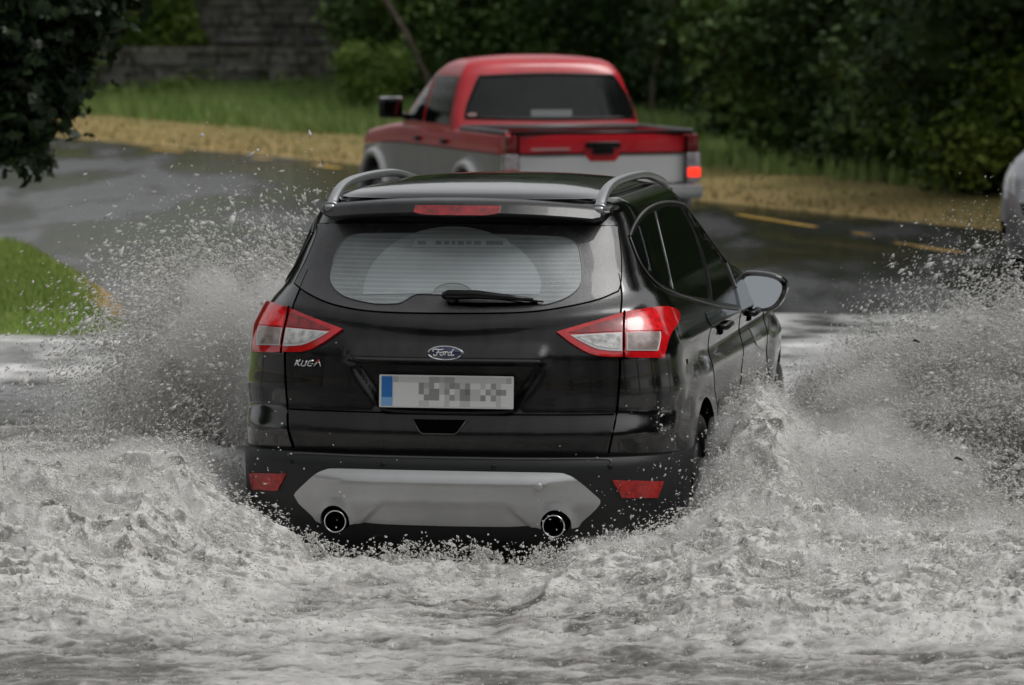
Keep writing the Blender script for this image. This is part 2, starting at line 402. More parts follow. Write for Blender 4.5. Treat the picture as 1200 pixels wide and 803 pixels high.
# shrubs at the wood's edge: three kinds, each copied
shrubA = make_tree('shrub', [(0, 0, 1.3, 1.1, 1.0, 1.3)]+rb(9, 1.1, .5, 2.6, .45, .9), 15000, .115, LM[1], .045, 'x', 'shrub', (0, 0, 0))
shrubB = make_tree('shrub', [(0, 0, 1.4, 1.2, 1.1, 1.4)]+rb(10, 1.3, .4, 2.9, .5, .9), 16000, .115, LM[0], .045, 'x', 'shrub', (0, 0, 0))
shrubC = make_tree('shrub', [(0, 0, 1.1, .9, .9, 1.1)]+rb(9, .9, .4, 2.2, .35, .7), 13000, .105, LM[2], .045, 'x', 'shrub', (0, 0, 0))
treeA = make_tree('woodland_tree', [(0, 0, 5.2, 2.4, 2.4, 3.2)]+rb(12, 2.4, 2.2, 8.5, 1.2, 2.0), 16000, .24, LM[0], .20, 'x', 'tree', (0, 0, 0))
treeB = make_tree('woodland_tree', [(0, 0, 5.0, 2.2, 2.4, 3.4)]+rb(12, 2.6, 1.6, 8.0, 1.1, 2.1), 16000, .24, LM[1], .17, 'x', 'tree', (0, 0, 0), lean=.04)
SH = [  # kind, px, d, scale, label
    ('C', 432, 72.0, .5, 'small loose green bush at the right end of the stone wall'),
    ('A', 492, 74.5, 1.0, 'green bush behind the red pickup cab, its left neighbour the wall bush'),
    ('B', 545, 76.0, 1.1, 'dark bush above the left end of the red pickup roof'),
    ('A', 640, 74.0, 1.15, 'leafy mid green bush above the middle of the pickup roof'),
    ('B', 725, 73.0, 1.05, 'dark bush above the right end of the pickup roof'),
    ('B', 925, 61.5, 1.05, 'dark bush where the hedge starts right of the wood gap'),
    ('A', 985, 57.5, 1.15, 'tall dark green bush second along the right hedge'),
    ('B', 1050, 55.5, 1.1, 'near black bush in the middle of the right hedge'),
    ('A', 1110, 53.0, 1.1, 'bush with drooping sprays over the tan verge on the right'),
    ('C', 1155, 50.0, 1.0, 'bright yellowish green bush above the silver car'),
    ('B', 1235, 50.0, 1.1, 'dark bush cut by the right edge of the view'),
    ('C', 60, 81.0, .9, 'green bush behind the drooping leaves at far left')]
for i, (kd, px, d, sc, lb) in enumerate(SH):
    src = {'A': shrubA, 'B': shrubB, 'C': shrubC}[kd]; o = copy_tree(src); x = (px-600)*d/5333.3
    z, _ = ground_z(np.array([x]), np.array([d])); o.location = (x, d, float(z[0])-.05); o.rotation_euler.z = i*1.3; o.scale = (sc, sc, sc*(.9+.2*((i*7) % 3)/2))
    o['label'] = lb; o['group'] = 'bushes along the wood edge'
TR = [(-1.2, 80, 'A', 'tall woodland tree behind the bush left of the pickup roof'), (.6, 79, 'B', 'tall woodland tree behind the middle of the pickup roof'), (2.6, 80, 'A', 'tall woodland tree at the dark gap between the two rows of bushes'),
      (4.2, 76, 'A', 'tall woodland tree just right of the dark gap'), (5.2, 69.5, 'B', 'tall woodland tree behind the dark right hedge'), (7.0, 66, 'A', 'tall woodland tree behind the drooping bush on the right'), (8.6, 62, 'B', 'tall woodland tree behind the bright bush at right'),
      (1.6, 86, 'B', 'tree deep in the wood behind the dark gap'), (4.6, 84, 'B', 'tree deepest in the wood right of the gap')]
for i, (x, d, kd, lb) in enumerate(TR):
    o = copy_tree(treeA if kd == 'A' else treeB); o.location = (x, d, .1); o.rotation_euler.z = i*2.1; s = 1+.15*math.sin(i*3.3); o.scale = (s, s, s); o['label'] = lb; o['group'] = 'trees of the wood beyond the road'
# woods round the rest of the junction (behind the viewpoint and to the sides), mirrored by the wet cars; far left ones added to darken the pickup's side
k = 0
for (x, y) in [(-20, -6), (-15, -9), (-10.5, -11), (-6, -12), (-1.5, -12.5), (3, -12), (7.5, -11.5), (12, -9), (16, -3), (17, 4), (16, 12), (14.5, 21), (15, 31), (12.5, 41), (10.5, 47), (17, 36), (21, 30), (-24, 52), (-15, 57), (-19, 62), (-26, 64), (-20, 24), (-21, 10), (-20, 2)]:
    o = copy_tree(treeA if k % 2 else treeB); o.location = (x, y, 0); o.rotation_euler.z = k*1.7; o.scale = (1.35, 1.35, 1.4); k += 1
    o['label'] = 'tall dense tree around the junction, outside the view, mirrored by the wet cars'; o['group'] = 'trees around the junction'
for r_ in (shrubA, shrubB, shrubC, treeA, treeB):
    for c_ in list(r_.children): bpy.data.objects.remove(c_)
    bpy.data.objects.remove(r_)
# the two bare stems seen among the leaves
for (pxa, pya, pxb, pyb, d, w, lb) in ((448, -8, 500, 88, 71.5, .045, 'bare slanting brown branch in the bushes left of the pickup roof'), (778, 0, 765, 95, 70, .04, 'thin pale upright stem in the dark gap right of the pickup roof')):
    xa, za, xb, zb = (pxa-600)*d/5333.3, 2.5-(pya+28)*d/5333.3, (pxb-600)*d/5333.3, 2.5-(pyb+28)*d/5333.3
    bm = bmesh.new(); dx, dz = (xb-xa), (zb-za); e = (.15-zb)/dz if abs(dz) > .1 else 0
    tube(bm, [(xb+dx*e*.4, d, .1), (xb, d, zb), ((xa+xb)/2+.04, d+.03, (za+zb)/2), (xa, d, za), (xa-dx*.6, d, za-dz*.7)], [w*1.2, w, w*.9, w*.8, w*.5], n=8)
    o = mesh_bm('bare_stem', bm, mat('pale bark', (.13, .10, .085), .8, var=.3, vscale=8)); tag(o, lb, 'branch')
# near tree whose leaves hang into the top left corner
D0 = 31.0
def pm(px, py, r, d=D0): return ((px-600)*d/5333.3+6.3, d-33, 2.5-(py+28)*d/5333.3-.2, r*d/5333.3, r*d/5333.3*1.2, r*d/5333.3)
vis = [pm(-30, 20, 70), pm(20, 40, 55), pm(50, 20, 45), pm(15, 100, 42), pm(55, 85, 36), pm(85, 30, 36), pm(10, 150, 36), pm(38, 165, 22), pm(72, 122, 13), pm(60, 140, 16), pm(108, 8, 26), pm(130, -12, 24), pm(160, -28, 22), pm(-30, 120, 60), pm(78, 75, 20), pm(22, 182, 14)]
big = [(0, 0, 4.2, 2.2, 2.0, 1.9), (1.2, -.6, 3.9, 1.5, 1.4, 1.2), (-1.5, .6, 3.8, 1.6, 1.6, 1.4), (.4, 1.2, 4.6, 1.7, 1.5, 1.5), (.6, -1.1, 5.1, 1.6, 1.5, 1.3)]
root = empty('broadleaf_tree', 'dark glossy leaved tree on the grass island, branches drooping into the top left corner', 'tree', (-6.3, 33, .2))
P = np.concatenate([blob_points(vis, 5200, .1), blob_points(big, 9000, .3)])
V, F3 = leaves(P, .115, shape='lobed')
mesh_np('crown', V, F3, mat('wet dark leaves', (.010, .018, .009), .38, col2=(.026, .044, .016), vscale=3, spec=.2), root, smooth=False)
bm = bmesh.new(); tube(bm, [(0, 0, -.1), (.05, 0, 1.2), (-.05, .05, 2.6), (.1, 0, 4.4)], [.24, .19, .16, .06], n=12)
for b in big[1:]+vis[:4]+vis[8:11]:
    p1 = Vector(b[:3]); p0 = Vector((0, 0, min(2.7, p1.z*.6+.8)))
    tube(bm, [p0, p0.lerp(p1, .5)+Vector((0, 0, .35)), p1, p1+Vector((.1, 0, -.12))], [.07, .04, .012, .005], n=6)
mesh_bm('trunk', bm, bark, root)
# ------------------------------------------------------------ old stone wall in two steps
def stones(x0, x1, y, z0, z1, seed, hm=.17, dep=.35):
    rs = np.random.default_rng(seed); V = []; F = []; z = z0
    cube = np.array([[i, j, k] for i in (0, 1) for j in (0, 1) for k in (0, 1)], float)
    CF = np.array([[0, 1, 3, 2], [4, 6, 7, 5], [0, 4, 5, 1], [2, 3, 7, 6], [0, 2, 6, 4], [1, 5, 7, 3]])
    while z < z1:
        h = hm*rs.uniform(.6, 1.4); x = x0-rs.random()*.3
        while x < x1:
            w = rs.uniform(.16, .6); o = len(V)*8
            c = cube*[w-.025, dep, h-.02]+[x, y+rs.uniform(-.05, .04), z]; c += rs.uniform(-.02, .02, (8, 3))
            V.append(c); F.append(CF+o); x += w
        z += h
    return np.concatenate(V), np.concatenate(F)
wr = empty('stone_wall', 'old dark mossy rubble wall in two steps beyond the grass bank', 'wall', (-8, 82, .3))
ms = mat('rubble stone', (.12, .115, .105), .9, col2=(.30, .29, .265), vscale=2.2, bump=.6, bscale=12)
mb = mat('mortar', (.04, .038, .034), .95, var=.4, vscale=5)
V, F = stones(-14, 6.2, 0, 0, .83, 3); mesh_np('lower_step', V, F, ms, wr, smooth=False)
V, F = stones(-14, 6.2, .75, .62, 3.3, 4, .15); mesh_np('upper_wall', V, F, ms, wr, smooth=False)
bm = bmesh.new(); add_box(bm, (-3.9, .30, .32), (20.2, .5, .9)); add_box(bm, (-3.9, 1.1, 1.5), (20.2, .6, 3.4)); mesh_bm('backing', bm, mb, wr, smooth=False)
n = 9000; P = np.stack([rng.uniform(-13.8, 6, n), rng.uniform(-.02, .8, n), .80+.05*rng.random(n)], 1); P = P[fbm(P[:, 0]*1.2, P[:, 1], oct=3) > -.12]
P += [-8, 82, .3]
gr = blades('moss_grass', P, .10, .03, mat('ledge moss', (.09, .11, .025), .8, col2=(.17, .14, .05), vscale=1.5)); tag(gr, 'yellow green moss and grass tufts along the ledge of the stone wall', 'moss', kind='stuff')
# weeds at the wall foot and climbers on it
n = 7000; X = rng.uniform(-11, -2.2, n); Y = rng.uniform(79.5, 81.9, n); Z, _ = ground_z(X, Y)
w = fbm(X*.9, Y*.4, oct=3); kk = w > -.05; P = np.stack([X, Y, Z+np.abs(rng.normal(0, .22, n))*(.4+w)], -1)[kk]
V, F = leaves(P, .10); gr = mesh_np('weeds', V, F, LM[2], smooth=False); tag(gr, 'tangled green weeds growing along the foot of the stone wall', 'weeds', kind='stuff')
def ivy(x0, x1, zlo, zhi, n, m, lb):
    X = rng.uniform(x0, x1, n); Z = rng.uniform(zlo, zhi, n); k = fbm(X*1.3, Z*1.1, oct=3)+.5-np.abs((X-(x0+x1)/2)/(x1-x0))*1.1 > 0
    V, F = leaves(np.stack([X, 82.62-rng.random(n)*.25, Z], -1)[k], .13); tag(mesh_np('ivy', V, F, m, smooth=False), lb, 'ivy')
ivy(-7.1, -5.4, .9, 3.2, 3800, LM[2], 'bright green ivy hanging down the upper wall left of the bare stone')
ivy(-9.6, -7.6, .8, 3.2, 3000, LM[1], 'dull green ivy on the wall behind the hanging branch')
ivy(-3.1, -1.6, .7, 3.2, 3000, LM[1], 'green ivy at the right end of the bare stone beside the bushes')
# ------------------------------------------------------------ car-building tools
def interp_levels(tab, zs, sm=2):
    """tab rows: z, yr, yf, w, Rr, Rf -> arrays at zs"""
    T = np.array(tab, float); out = []
    for c in range(1, T.shape[1]):
        a = np.interp(zs, T[:, 0], T[:, c])
        if sm:
            k = np.exp(-.5*(np.arange(-3*sm, 3*sm+1)/sm)**2); k /= k.sum()
            ap = np.concatenate([2*a[0]-a[1:3*sm+1][::-1], a, 2*a[-1]-a[-3*sm-1:-1][::-1]])
            a = np.convolve(ap, k, 'valid')
        out.append(a)
    return out
def superq(n, w, Rl, q):
    a = np.linspace(0, PI/2, 900)
    x = w*np.sin(a)**(2/q); t = Rl*(1-np.cos(a)**(2/q))
    s = np.concatenate([[0], np.cumsum(np.hypot(np.diff(x), np.diff(t)))]); si = np.linspace(0, s[-1], n)
    return np.interp(si, s, x), np.interp(si, s, t)
def shell(zs, cols, q=2.6, nr=60, ns=90, nf=36, disp=None, zadj=None, qf=2.4):
    """stack of closed plan outlines; returns V, F (quads), closed top and bottom by the centre fan"""
    yr, yf, w, Rr, Rf = cols
    rings = []
    for i, z in enumerate(zs):
        ww = max(w[i], .002)
        xr, tr = superq(nr, ww, Rr[i], q); xf, tf = superq(nf, ww, Rf[i], qf)
        y0, y1 = yr[i]+Rr[i], yf[i]-Rf[i]
        ys = np.linspace(y0, y1, ns+2)[1:-1]
        x = np.concatenate([xr, np.full(ns, ww), xf[::-1]]); y = np.concatenate([yr[i]+tr, ys, (yf[i]-tf)[::-1]])
        X = np.concatenate([x, -x[1:-1][::-1]]); Y = np.concatenate([y, y[1:-1][::-1]])
        rings.append(np.stack([X, Y, np.full(len(X), z)], 1))
    A = np.array(rings); nl, m, _ = A.shape
    V = A.reshape(-1, 3)
    if zadj is not None: V[:, 2] += zadj(V[:, 0], V[:, 1], V[:, 2])
    if disp is not None: V = disp(V)
    A = V.reshape(nl, m, 3)
    idx = np.arange(nl*m).reshape(nl, m); a = idx[:-1]; b = idx[1:]
    F = np.stack([a, np.roll(a, -1, 1), np.roll(b, -1, 1), b], -1).reshape(-1, 4)
    # caps bridge left and right halves
    caps = []
    h = m//2
    for row, fl in ((idx[0], False), (idx[-1], True)):
        R_ = row[:h+1]; L_ = np.concatenate([[row[0]], row[h:][::-1]])
        for k in range(h):
            q4 = [R_[k], R_[k+1], L_[k+1], L_[k]]
            if fl: q4 = q4[::-1]
            caps.append(q4)
    return V, np.concatenate([F, np.array(caps)])
def make_shell(name, V, F, m, parent, cutters=()):
    bm = bmesh.new()
    vs = [bm.verts.new(v) for v in V.tolist()]
    for f in F.tolist():
        f2 = list(dict.fromkeys(f))
        if len(f2) > 2:
            try: bm.faces.new([vs[i] for i in f2])
            except ValueError: pass
    bmesh.ops.remove_doubles(bm, verts=bm.verts, dist=1e-5)
    o = mesh_bm(name, bm, m, parent)
    for cbm in cutters:
        cm = bpy.data.meshes.new('cut'); bmesh.ops.recalc_face_normals(cbm, faces=cbm.faces); cbm.to_mesh(cm)
        co = bpy.data.objects.new('cut', cm); COL.objects.link(co)
        co.parent = o.parent
        md = o.modifiers.new('b', 'BOOLEAN'); md.operation = 'DIFFERENCE'; md.solver = 'EXACT'; md.object = co
        bpy.context.view_layer.update()
        me = bpy.data.meshes.new_from_object(o.evaluated_get(bpy.context.evaluated_depsgraph_get()))
        o.modifiers.clear(); o.data = me
        bpy.data.objects.remove(co)
    o.data.set_sharp_from_angle(angle=R(38))
    return o
def bvh_of(V, F):
    return BVHTree.FromPolygons([Vector(v) for v in V.tolist()], [list(dict.fromkeys(f)) for f in F.tolist()])
FPX = LENS/36*1200
class Frame:
    """a vehicle's local frame: turns photo rays into its own coordinates"""
    def __init__(s, loc, rz):
        s.inv = Matrix.Rotation(-rz, 3, 'Z'); s.loc = Vector(loc)
        s.R = Matrix.Rotation(PI/2-PITCH, 3, 'X')
        s.o = s.inv @ (Vector((0, 0, CAM_H))-s.loc)
    def ray(s, px, py):
        return s.o, (s.inv @ (s.R @ Vector(((px-600)/FPX, -(py-401.5)/FPX, -1)))).normalized()
def patch(name, outline, mode, bvh, m, parent, off=.004, thick=.02, step=.02, mirror=False, frame=None, sidesign=1):
    bm = bmesh.new()
    vs = [bm.verts.new((p[0], p[1], 0)) for p in outline]
    bm.faces.new(vs)
    P = np.array([[p[0], p[1]] for p in outline]); lo, hi = P.min(0), P.max(0)
    for ax in (0, 1):
        for c in np.arange(lo[ax]+step*.5, hi[ax], step):
            n = Vector((1, 0, 0)) if ax == 0 else Vector((0, 1, 0))
            bmesh.ops.bisect_plane(bm, geom=bm.verts[:]+bm.edges[:]+bm.faces[:], plane_co=n*c, plane_no=n)
    nrm = {}
    for v in bm.verts:
        a, b = v.co.x, v.co.y
        if mode == 'rear': o, d = Vector((a, -3, b)), Vector((0, 1, 0))
        elif mode == 'side': o, d = Vector((4*sidesign, a, b)), Vector((-sidesign, 0, 0))
        elif mode == 'front': o, d = Vector((a, 9, b)), Vector((0, -1, 0))
        else: o, d = frame.ray(a, b)
        h, n, _, _ = bvh.ray_cast(o, d)
        if h is None:
            # nearest point to the ray
            best = None
            for tt in np.linspace(0, 1, 60):
                q = o + d*((frame.o.length if mode == 'px' else 3)+(tt-.5)*6)
                hh, nn, _, ds = bvh.find_nearest(q)
                if best is None or ds < best[2]: best = (hh, nn, ds)
            h, n = best[0], best[1]
        if n.dot(d) > 0: n = -n
        of = off(h.x, h.y, h.z) if callable(off) else off
        v.co = h + n*of; nrm[v] = n
    bnd = [e for e in bm.edges if e.is_boundary]
    if thick:
        r = bmesh.ops.extrude_edge_only(bm, edges=bnd)
        nv = [g for g in r['geom'] if isinstance(g, bmesh.types.BMVert)]
        for v in nv:
            ns = [nrm[e.other_vert(v)] for e in v.link_edges if e.other_vert(v) in nrm]
            if ns: v.co = v.co - ns[0]*thick
    if mirror:
        b2 = bm.copy()
        for v in b2.verts: v.co.x *= -1
        bmesh.ops.reverse_faces(b2, faces=b2.faces)
        o1 = finish_patch(name, bm, m, parent); o2 = finish_patch(name, b2, m, parent)
        return o1, o2
    return finish_patch(name, bm, m, parent)
def finish_patch(name, bm, m, parent):
    me = bpy.data.meshes.new(name)
    bmesh.ops.recalc_face_normals(bm, faces=bm.faces)
    bm.to_mesh(me); bm.free()
    for p in me.polygons: p.use_smooth = True
    me.set_sharp_from_angle(angle=R(40)); me.materials.append(m)
    return link(bpy.data.objects.new(name, me), parent)
def strip(name, pts, mode, bvh, m, parent, rad=.003, off=.003, frame=None, n=6, sz=1.0, closed=False, mirror=False):
    """a line laid on the shell: seam, trim, heater wire"""
    P = []
    for p in pts:
        a, b = p[0], p[1]
        if mode == 'rear': o, d = Vector((a, -3, b)), Vector((0, 1, 0))
        elif mode == 'side': o, d = Vector((4, a, b)), Vector((-1, 0, 0))
        else: o, d = frame.ray(a, b)
        h, nn, _, _ = bvh.ray_cast(o, d)
        if h is None: continue
        if nn.dot(d) > 0: nn = -nn
        P.append(h+nn*off)
    if closed: P.append(P[0])
    if len(P) < 2: return None
    bm = bmesh.new(); tube(bm, P, rad, n=n, sz=sz)
    if mirror:
        b2 = bm.copy()
        for v in b2.verts: v.co.x *= -1
        return mesh_bm(name, bm, m, parent), mesh_bm(name, b2, m, parent)
    return mesh_bm(name, bm, m, parent)
def dens(pts, n=12):
    out = []
    for a, b in zip(pts[:-1], pts[1:]):
        for k in range(n): out.append((a[0]+(b[0]-a[0])*k/n, a[1]+(b[1]-a[1])*k/n))
    out.append(tuple(pts[-1][:2])); return out
M = {}
M['black_paint'] = None
def make_mats():
    M['paint_black'] = mat('black wet paint', (.003, .003, .0035), .12, coat=1, bump=.05, bscale=260, rvar=.05, vscale=3)
    # rain film and road dirt on the tail: drops as fine bump, faint vertical runs
    M['tail_black'] = mat('black wet tail paint', (.004, .004, .0045), .17, coat=.34, spec=.32, bump=.14, bscale=190, rvar=.09, vscale=8, col2=(.012, .012, .013), stretch=(2.2, 1, .55))
    M['plastic'] = mat('dark grey plastic', (.015, .016, .017), .42, bump=.1, bscale=300, spec=.4)
    M['black_trim'] = mat('black trim', (.004, .004, .004), .3, spec=.3)
    M['seam'] = mat('seam black', (.001, .001, .001), .9, spec=0)
    M['glass_dark'] = mat('dark window glass', (.004, .005, .005), .04, spec=.6, bump=.02, bscale=60)
    M['frit'] = mat('wet grimy rear glass', (.036, .036, .038), .25, bump=.22, bscale=230, rvar=.08, vscale=6, col2=(.055, .055, .058), coat=.5)
    M['heated'] = mat('heated glass painted daylight', (.20, .225, .23), .3, bump=.2, bscale=230, var=.14, vscale=9, coat=.5)  # pale colour paints the windscreen light seen through the pane
    M['wiped'] = mat('wiper cleared glass', (.32, .36, .37), .12, bump=.04, bscale=100, var=.08, vscale=4, coat=.5)  # paler still: brighter light through the cleared arc, put into the colour
    M['wire'] = mat('heater wires', (.20, .225, .23), .4)
    M['silver'] = mat('silver satin plastic', (.45, .455, .46), .28, metal=.4, bump=.04, bscale=200, var=.05, vscale=6)
    M['chrome'] = mat('chrome', (.75, .76, .77), .12, metal=1)
    M['rail'] = mat('brushed rail', (.42, .43, .44), .3, metal=.8)
    M['red_lens'] = mat('red lens', (.55, .006, .010), .14, coat=1, var=.2, vscale=25)
    M['red_deep'] = mat('deep red lens', (.24, .003, .006), .14, coat=1, var=.45, vscale=30)
    M['red_bright'] = mat('brighter red lens', (.75, .012, .018), .14, coat=1, var=.3, vscale=45)  # the lens's own brighter red; the lamp is off
    M['clear_lens'] = mat('clear lens', (.50, .50, .49), .12, coat=1, var=.4, vscale=34, metal=.2)
    M['smoke_lens'] = mat('smoked clear lens', (.28, .23, .215), .12, coat=1, var=.3, vscale=30)
    M['lens_rim'] = mat('lens white rim', (.60, .60, .61), .25, coat=.5)
    M['reflector'] = mat('red reflector', (.36, .008, .006), .25, coat=.8, var=.45, vscale=60)
    M['tyre'] = mat('tyre rubber', (.012, .012, .012), .6, bump=.2, bscale=80)
    M['rim'] = mat('alloy rim', (.5, .5, .51), .3, metal=.9)
    M['dark_hole'] = mat('dark cavity', (.002, .002, .002), .9, spec=0)
    M['liner'] = mat('wheel arch liner', (.006, .006, .006), .9)
    M['plate_white'] = mat('plate white', (.72, .74, .73), .35)
    M['mirror_glass'] = mat('mirror glass', (.40, .43, .45), .05, metal=1)
    M['blue'] = mat('badge blue', (.012, .018, .075), .2, coat=1)
make_mats()
def heater_lines(m, k=.10):
    nt = m.node_tree; b = nt.nodes['Principled BSDF']; L = nt.links; src = b.inputs['Base Color'].links[0].from_socket
    tc = nt.nodes.new('ShaderNodeTexCoord'); sp = nt.nodes.new('ShaderNodeSeparateXYZ'); L.new(tc.outputs['Object'], sp.inputs[0])
    mu = nt.nodes.new('ShaderNodeMath'); mu.operation = 'MULTIPLY'; mu.inputs[1].default_value = 2*PI/.0172; L.new(sp.outputs['Z'], mu.inputs[0])
    si = nt.nodes.new('ShaderNodeMath'); si.operation = 'SINE'; L.new(mu.outputs[0], si.inputs[0])
    mr = nt.nodes.new('ShaderNodeMapRange'); mr.inputs['From Min'].default_value = .25; mr.inputs['From Max'].default_value = .95; mr.inputs['To Max'].default_value = k; L.new(si.outputs[0], mr.inputs['Value'])
    mx = nt.nodes.new('ShaderNodeMix'); mx.data_type = 'RGBA'; mx.blend_type = 'ADD'; mx.inputs['Factor'].default_value = 1; L.new(src, mx.inputs['A']); L.new(mr.outputs[0], mx.inputs['B'])
    L.new(mx.outputs['Result'], b.inputs['Base Color'])
heater_lines(M['heated'], .08); heater_lines(M['wiped'], .07)
def wheel(parent, x, y, r, w, side, m_rim=None, spokes=5):
    root = bpy.data.objects.new('wheel', None)
    bm = bmesh.new()
    h = w/2
    prof = [(-h*.8, r*.70), (-h, r*.80), (-h*.97, r*.93), (-h*.75, r*.99), (0, r), (h*.75, r*.99), (h*.97, r*.93), (h, r*.80), (h*.8, r*.70)]
    lathe(bm, prof, n=48, closed=True)
    # tread grooves
    t = mesh_bm('wheel', bm, M['tyre'], parent, angle=R(50)); t.location = (x, y, r)
    bm = bmesh.new()
    lathe(bm, [(-h*.8, r*.70), (h*.78*1, r*.70), (h*.8, r*.66), (-h*.1, r*.62), (-h*.8, r*.64)], n=48, closed=True)
    lathe(bm, [(h*.3, r*.14), (h*.62, r*.12), (h*.64, .001)], n=24)
    for k in range(spokes):
        a = 2*PI*k/spokes
        for da in (-.13, .13):
            tube(bm, [(h*.5, math.cos(a)*r*.10, math.sin(a)*r*.10), (h*.62, math.cos(a+da)*r*.4, math.sin(a+da)*r*.4), (h*.6, math.cos(a+da*1.3)*r*.67, math.sin(a+da*1.3)*r*.67)], [r*.06, r*.05, r*.055], n=6)
    rm = mesh_bm('rim', bm, m_rim or M['rim'], t)
    bm = bmesh.new(); lathe(bm, [(0, r*.55), (h*.15, r*.55)], n=32)
    mesh_bm('brake_disc', bm, M['liner'], t)
    if side < 0: t.rotation_euler = (0, 0, PI)
    return t
def cyl_cutter(x0, x1, y, z, r, n=48):
    bm = bmesh.new(); lathe(bm, [(x0, r), (x1, r)], c=(0, y, z), n=n); return bm
def text_mesh(name, txt, size, m, parent, loc, rot, ext=.002, shear=0, sx=1, offset=0, bold=False):
    cu = bpy.data.curves.new(name, 'FONT'); cu.body = txt; cu.size = size; cu.extrude = ext; cu.shear = shear
    cu.align_x = 'CENTER'; cu.align_y = 'CENTER'; cu.offset = offset; cu.resolution_u = 3
    t = bpy.data.objects.new('tmp', cu); COL.objects.link(t); bpy.context.view_layer.update()
    me = bpy.data.meshes.new_from_object(t.evaluated_get(bpy.context.evaluated_depsgraph_get()))
    bpy.data.objects.remove(t)
    me.name = name; me.materials.clear(); me.materials.append(m)
    o = link(bpy.data.objects.new(name, me), parent); o.location = loc; o.rotation_euler = rot; o.scale = (sx, 1, 1)
    return o

# ============================================================ the black car
KLOC, KROT = (-.272, 18.08, 0), R(-10.2)
kf = Frame(KLOC, KROT)
kuga = empty('black_car', 'black wet crossover driving away through the flood, silver skid panel and twin exhausts behind', 'car', KLOC, KROT)
#     z     yr    yf    w     Rr   Rf
KL = [(.18, .16, 4.36, .84, .34, .9), (.24, .09, 4.42, .865, .36, .95), (.32, .03, 4.46, .885, .40, 1.0), (.40, .00, 4.49, .895, .42, 1.0),
      (.50, -.005, 4.50, .902, .44, 1.0), (.56, .0, 4.50, .905, .44, 1.0), (.585, .018, 4.50, .905, .44, 1.0)]
KU = [(.583, .05, 4.49, .900, .43, 1.0), (.60, .048, 4.49, .902, .43, 1.0), (.66, .022, 4.48, .905, .45, 1.0), (.675, .02, 4.47, .905, .45, 1.0),
      (.70, .030, 4.46, .905, .45, 1.0), (.76, .062, 4.43, .903, .45, 1.0), (.84, .06, 4.38, .912, .45, 1.0), (.90, .062, 4.34, .905, .45, 1.0), (.98, .06, 4.22, .897, .45, .95),
      (1.02, .072, 4.08, .890, .45, .9), (1.06, .085, 3.86, .880, .46, .8), (1.10, .105, 3.40, .866, .47, .6), (1.15, .135, 3.28, .845, .48, .5),
      (1.19, .165, 3.12, .820, .48, .45), (1.23, .195, 3.02, .785, .47, .45), (1.30, .245, 2.90, .750, .45, .45), (1.40, .315, 2.70, .715, .42, .45),
      (1.50, .385, 2.50, .678, .40, .45), (1.55, .40, 2.38, .655, .40, .45), (1.58, .37, 2.30, .628, .36, .45), (1.60, .35, 2.2, .585, .36, .5),
      (1.62, .38, 2.12, .53, .40, .6), (1.635, .46, 2.0, .46, .42, .6), (1.648, .60, 1.85, .36, .42, .5), (1.657, .80, 1.65, .22, .35, .35), (1.661, 1.0, 1.4, .03, .15, .15)]
AR, AYR, AYF = .395, .93, 3.62
def kdisp(V):
    x, y, z = V[:, 0].copy(), V[:, 1].copy(), V[:, 2].copy()
    s = np.sign(x)
    # flared wheel arches
    for yc in (AYR, AYF):
        d = np.hypot(y-yc, z-.37)
        f = sstep(.62, .45, d)*sstep(.3, .6, np.abs(x))
        V[:, 0] += s*.022*f
    # shoulder crease along the flanks
    side = sstep(.7, .85, np.abs(x))*sstep(.3, .7, y)
    V[:, 0] += s*side*(.012*np.exp(-((z-1.02)/.02)**2) - .012*np.exp(-((z-.93)/.05)**2) - .02*np.exp(-((z-.62)/.07)**2)*sstep(.5, .7, np.abs(y-AYR))*sstep(.5, .7, np.abs(y-AYF)))
    V[:, 0] *= 1-.016*sstep(1.08, 1.25, z)*np.clip(y-1.2, 0, 2)
    rear = sstep(.6, .25, y)
    # number plate recess: trapezoid between the grip bar and the crease
    hw = np.interp(z, [.76, .79, .93, .96], [.30, .30, .395, .40])
    rec = sstep(0, .035, hw-np.abs(x))*sstep(.765, .78, z)*sstep(.968, .955, z)
    V[:, 1] += rear*rec*.032
    # grip bar above it stands proud
    bar = sstep(.0, .05, .43-np.abs(x))*sstep(.955, .966, z)*np.clip((1.045-z)/.07, 0, 1)
    V[:, 1] -= rear*bar*.038
    # soft shelf under the glass
    V[:, 1] -= rear*.014*np.exp(-((z-(1.10+.12*np.abs(x)**1.6))/.028)**2)*sstep(.78, .7, np.abs(x))
    return V
zl = np.arange(.18, .5851, .0135); zu = np.concatenate([np.arange(.583, 1.60, .009), np.linspace(1.60, 1.661, 16)])
cl = interp_levels(KL, zl, 1); cu_ = interp_levels(KU, zu, 1)
Vl, Fl = shell(zl, cl, disp=kdisp, nr=56, ns=110); Vu, Fu = shell(zu, cu_, disp=kdisp, nr=64, ns=110)
kb_l, kb_u = bvh_of(Vl, Fl), bvh_of(Vu, Fu)
cuts = lambda: [cyl_cutter(.55, 1.2, AYR, .36, AR), cyl_cutter(-1.2, -.55, AYR, .36, AR), cyl_cutter(.55, 1.2, AYF, .36, AR), cyl_cutter(-1.2, -.55, AYF, .36, AR)]
make_shell('body', Vu, Fu, M['paint_black'], kuga, cuts())
make_shell('bumper', Vl, Fl, M['plastic'], kuga, cuts())
for y in (AYR, AYF):
    for s in (-1, 1):
        wheel(kuga, s*.795, y, .35, .225, s)
        bm = bmesh.new(); lathe(bm, [(.56*s, .001), (.56*s, AR-.003), (.87*s, AR-.003)], c=(0, y, .36), n=40)
        bmesh.ops.delete(bm, geom=[f for f in bm.faces if all(abs(v.co.x-.87*s) < 1e-3 for v in f.verts)], context='FACES')
        mesh_bm('wheel_arch_liner', bm, M['liner'], kuga)
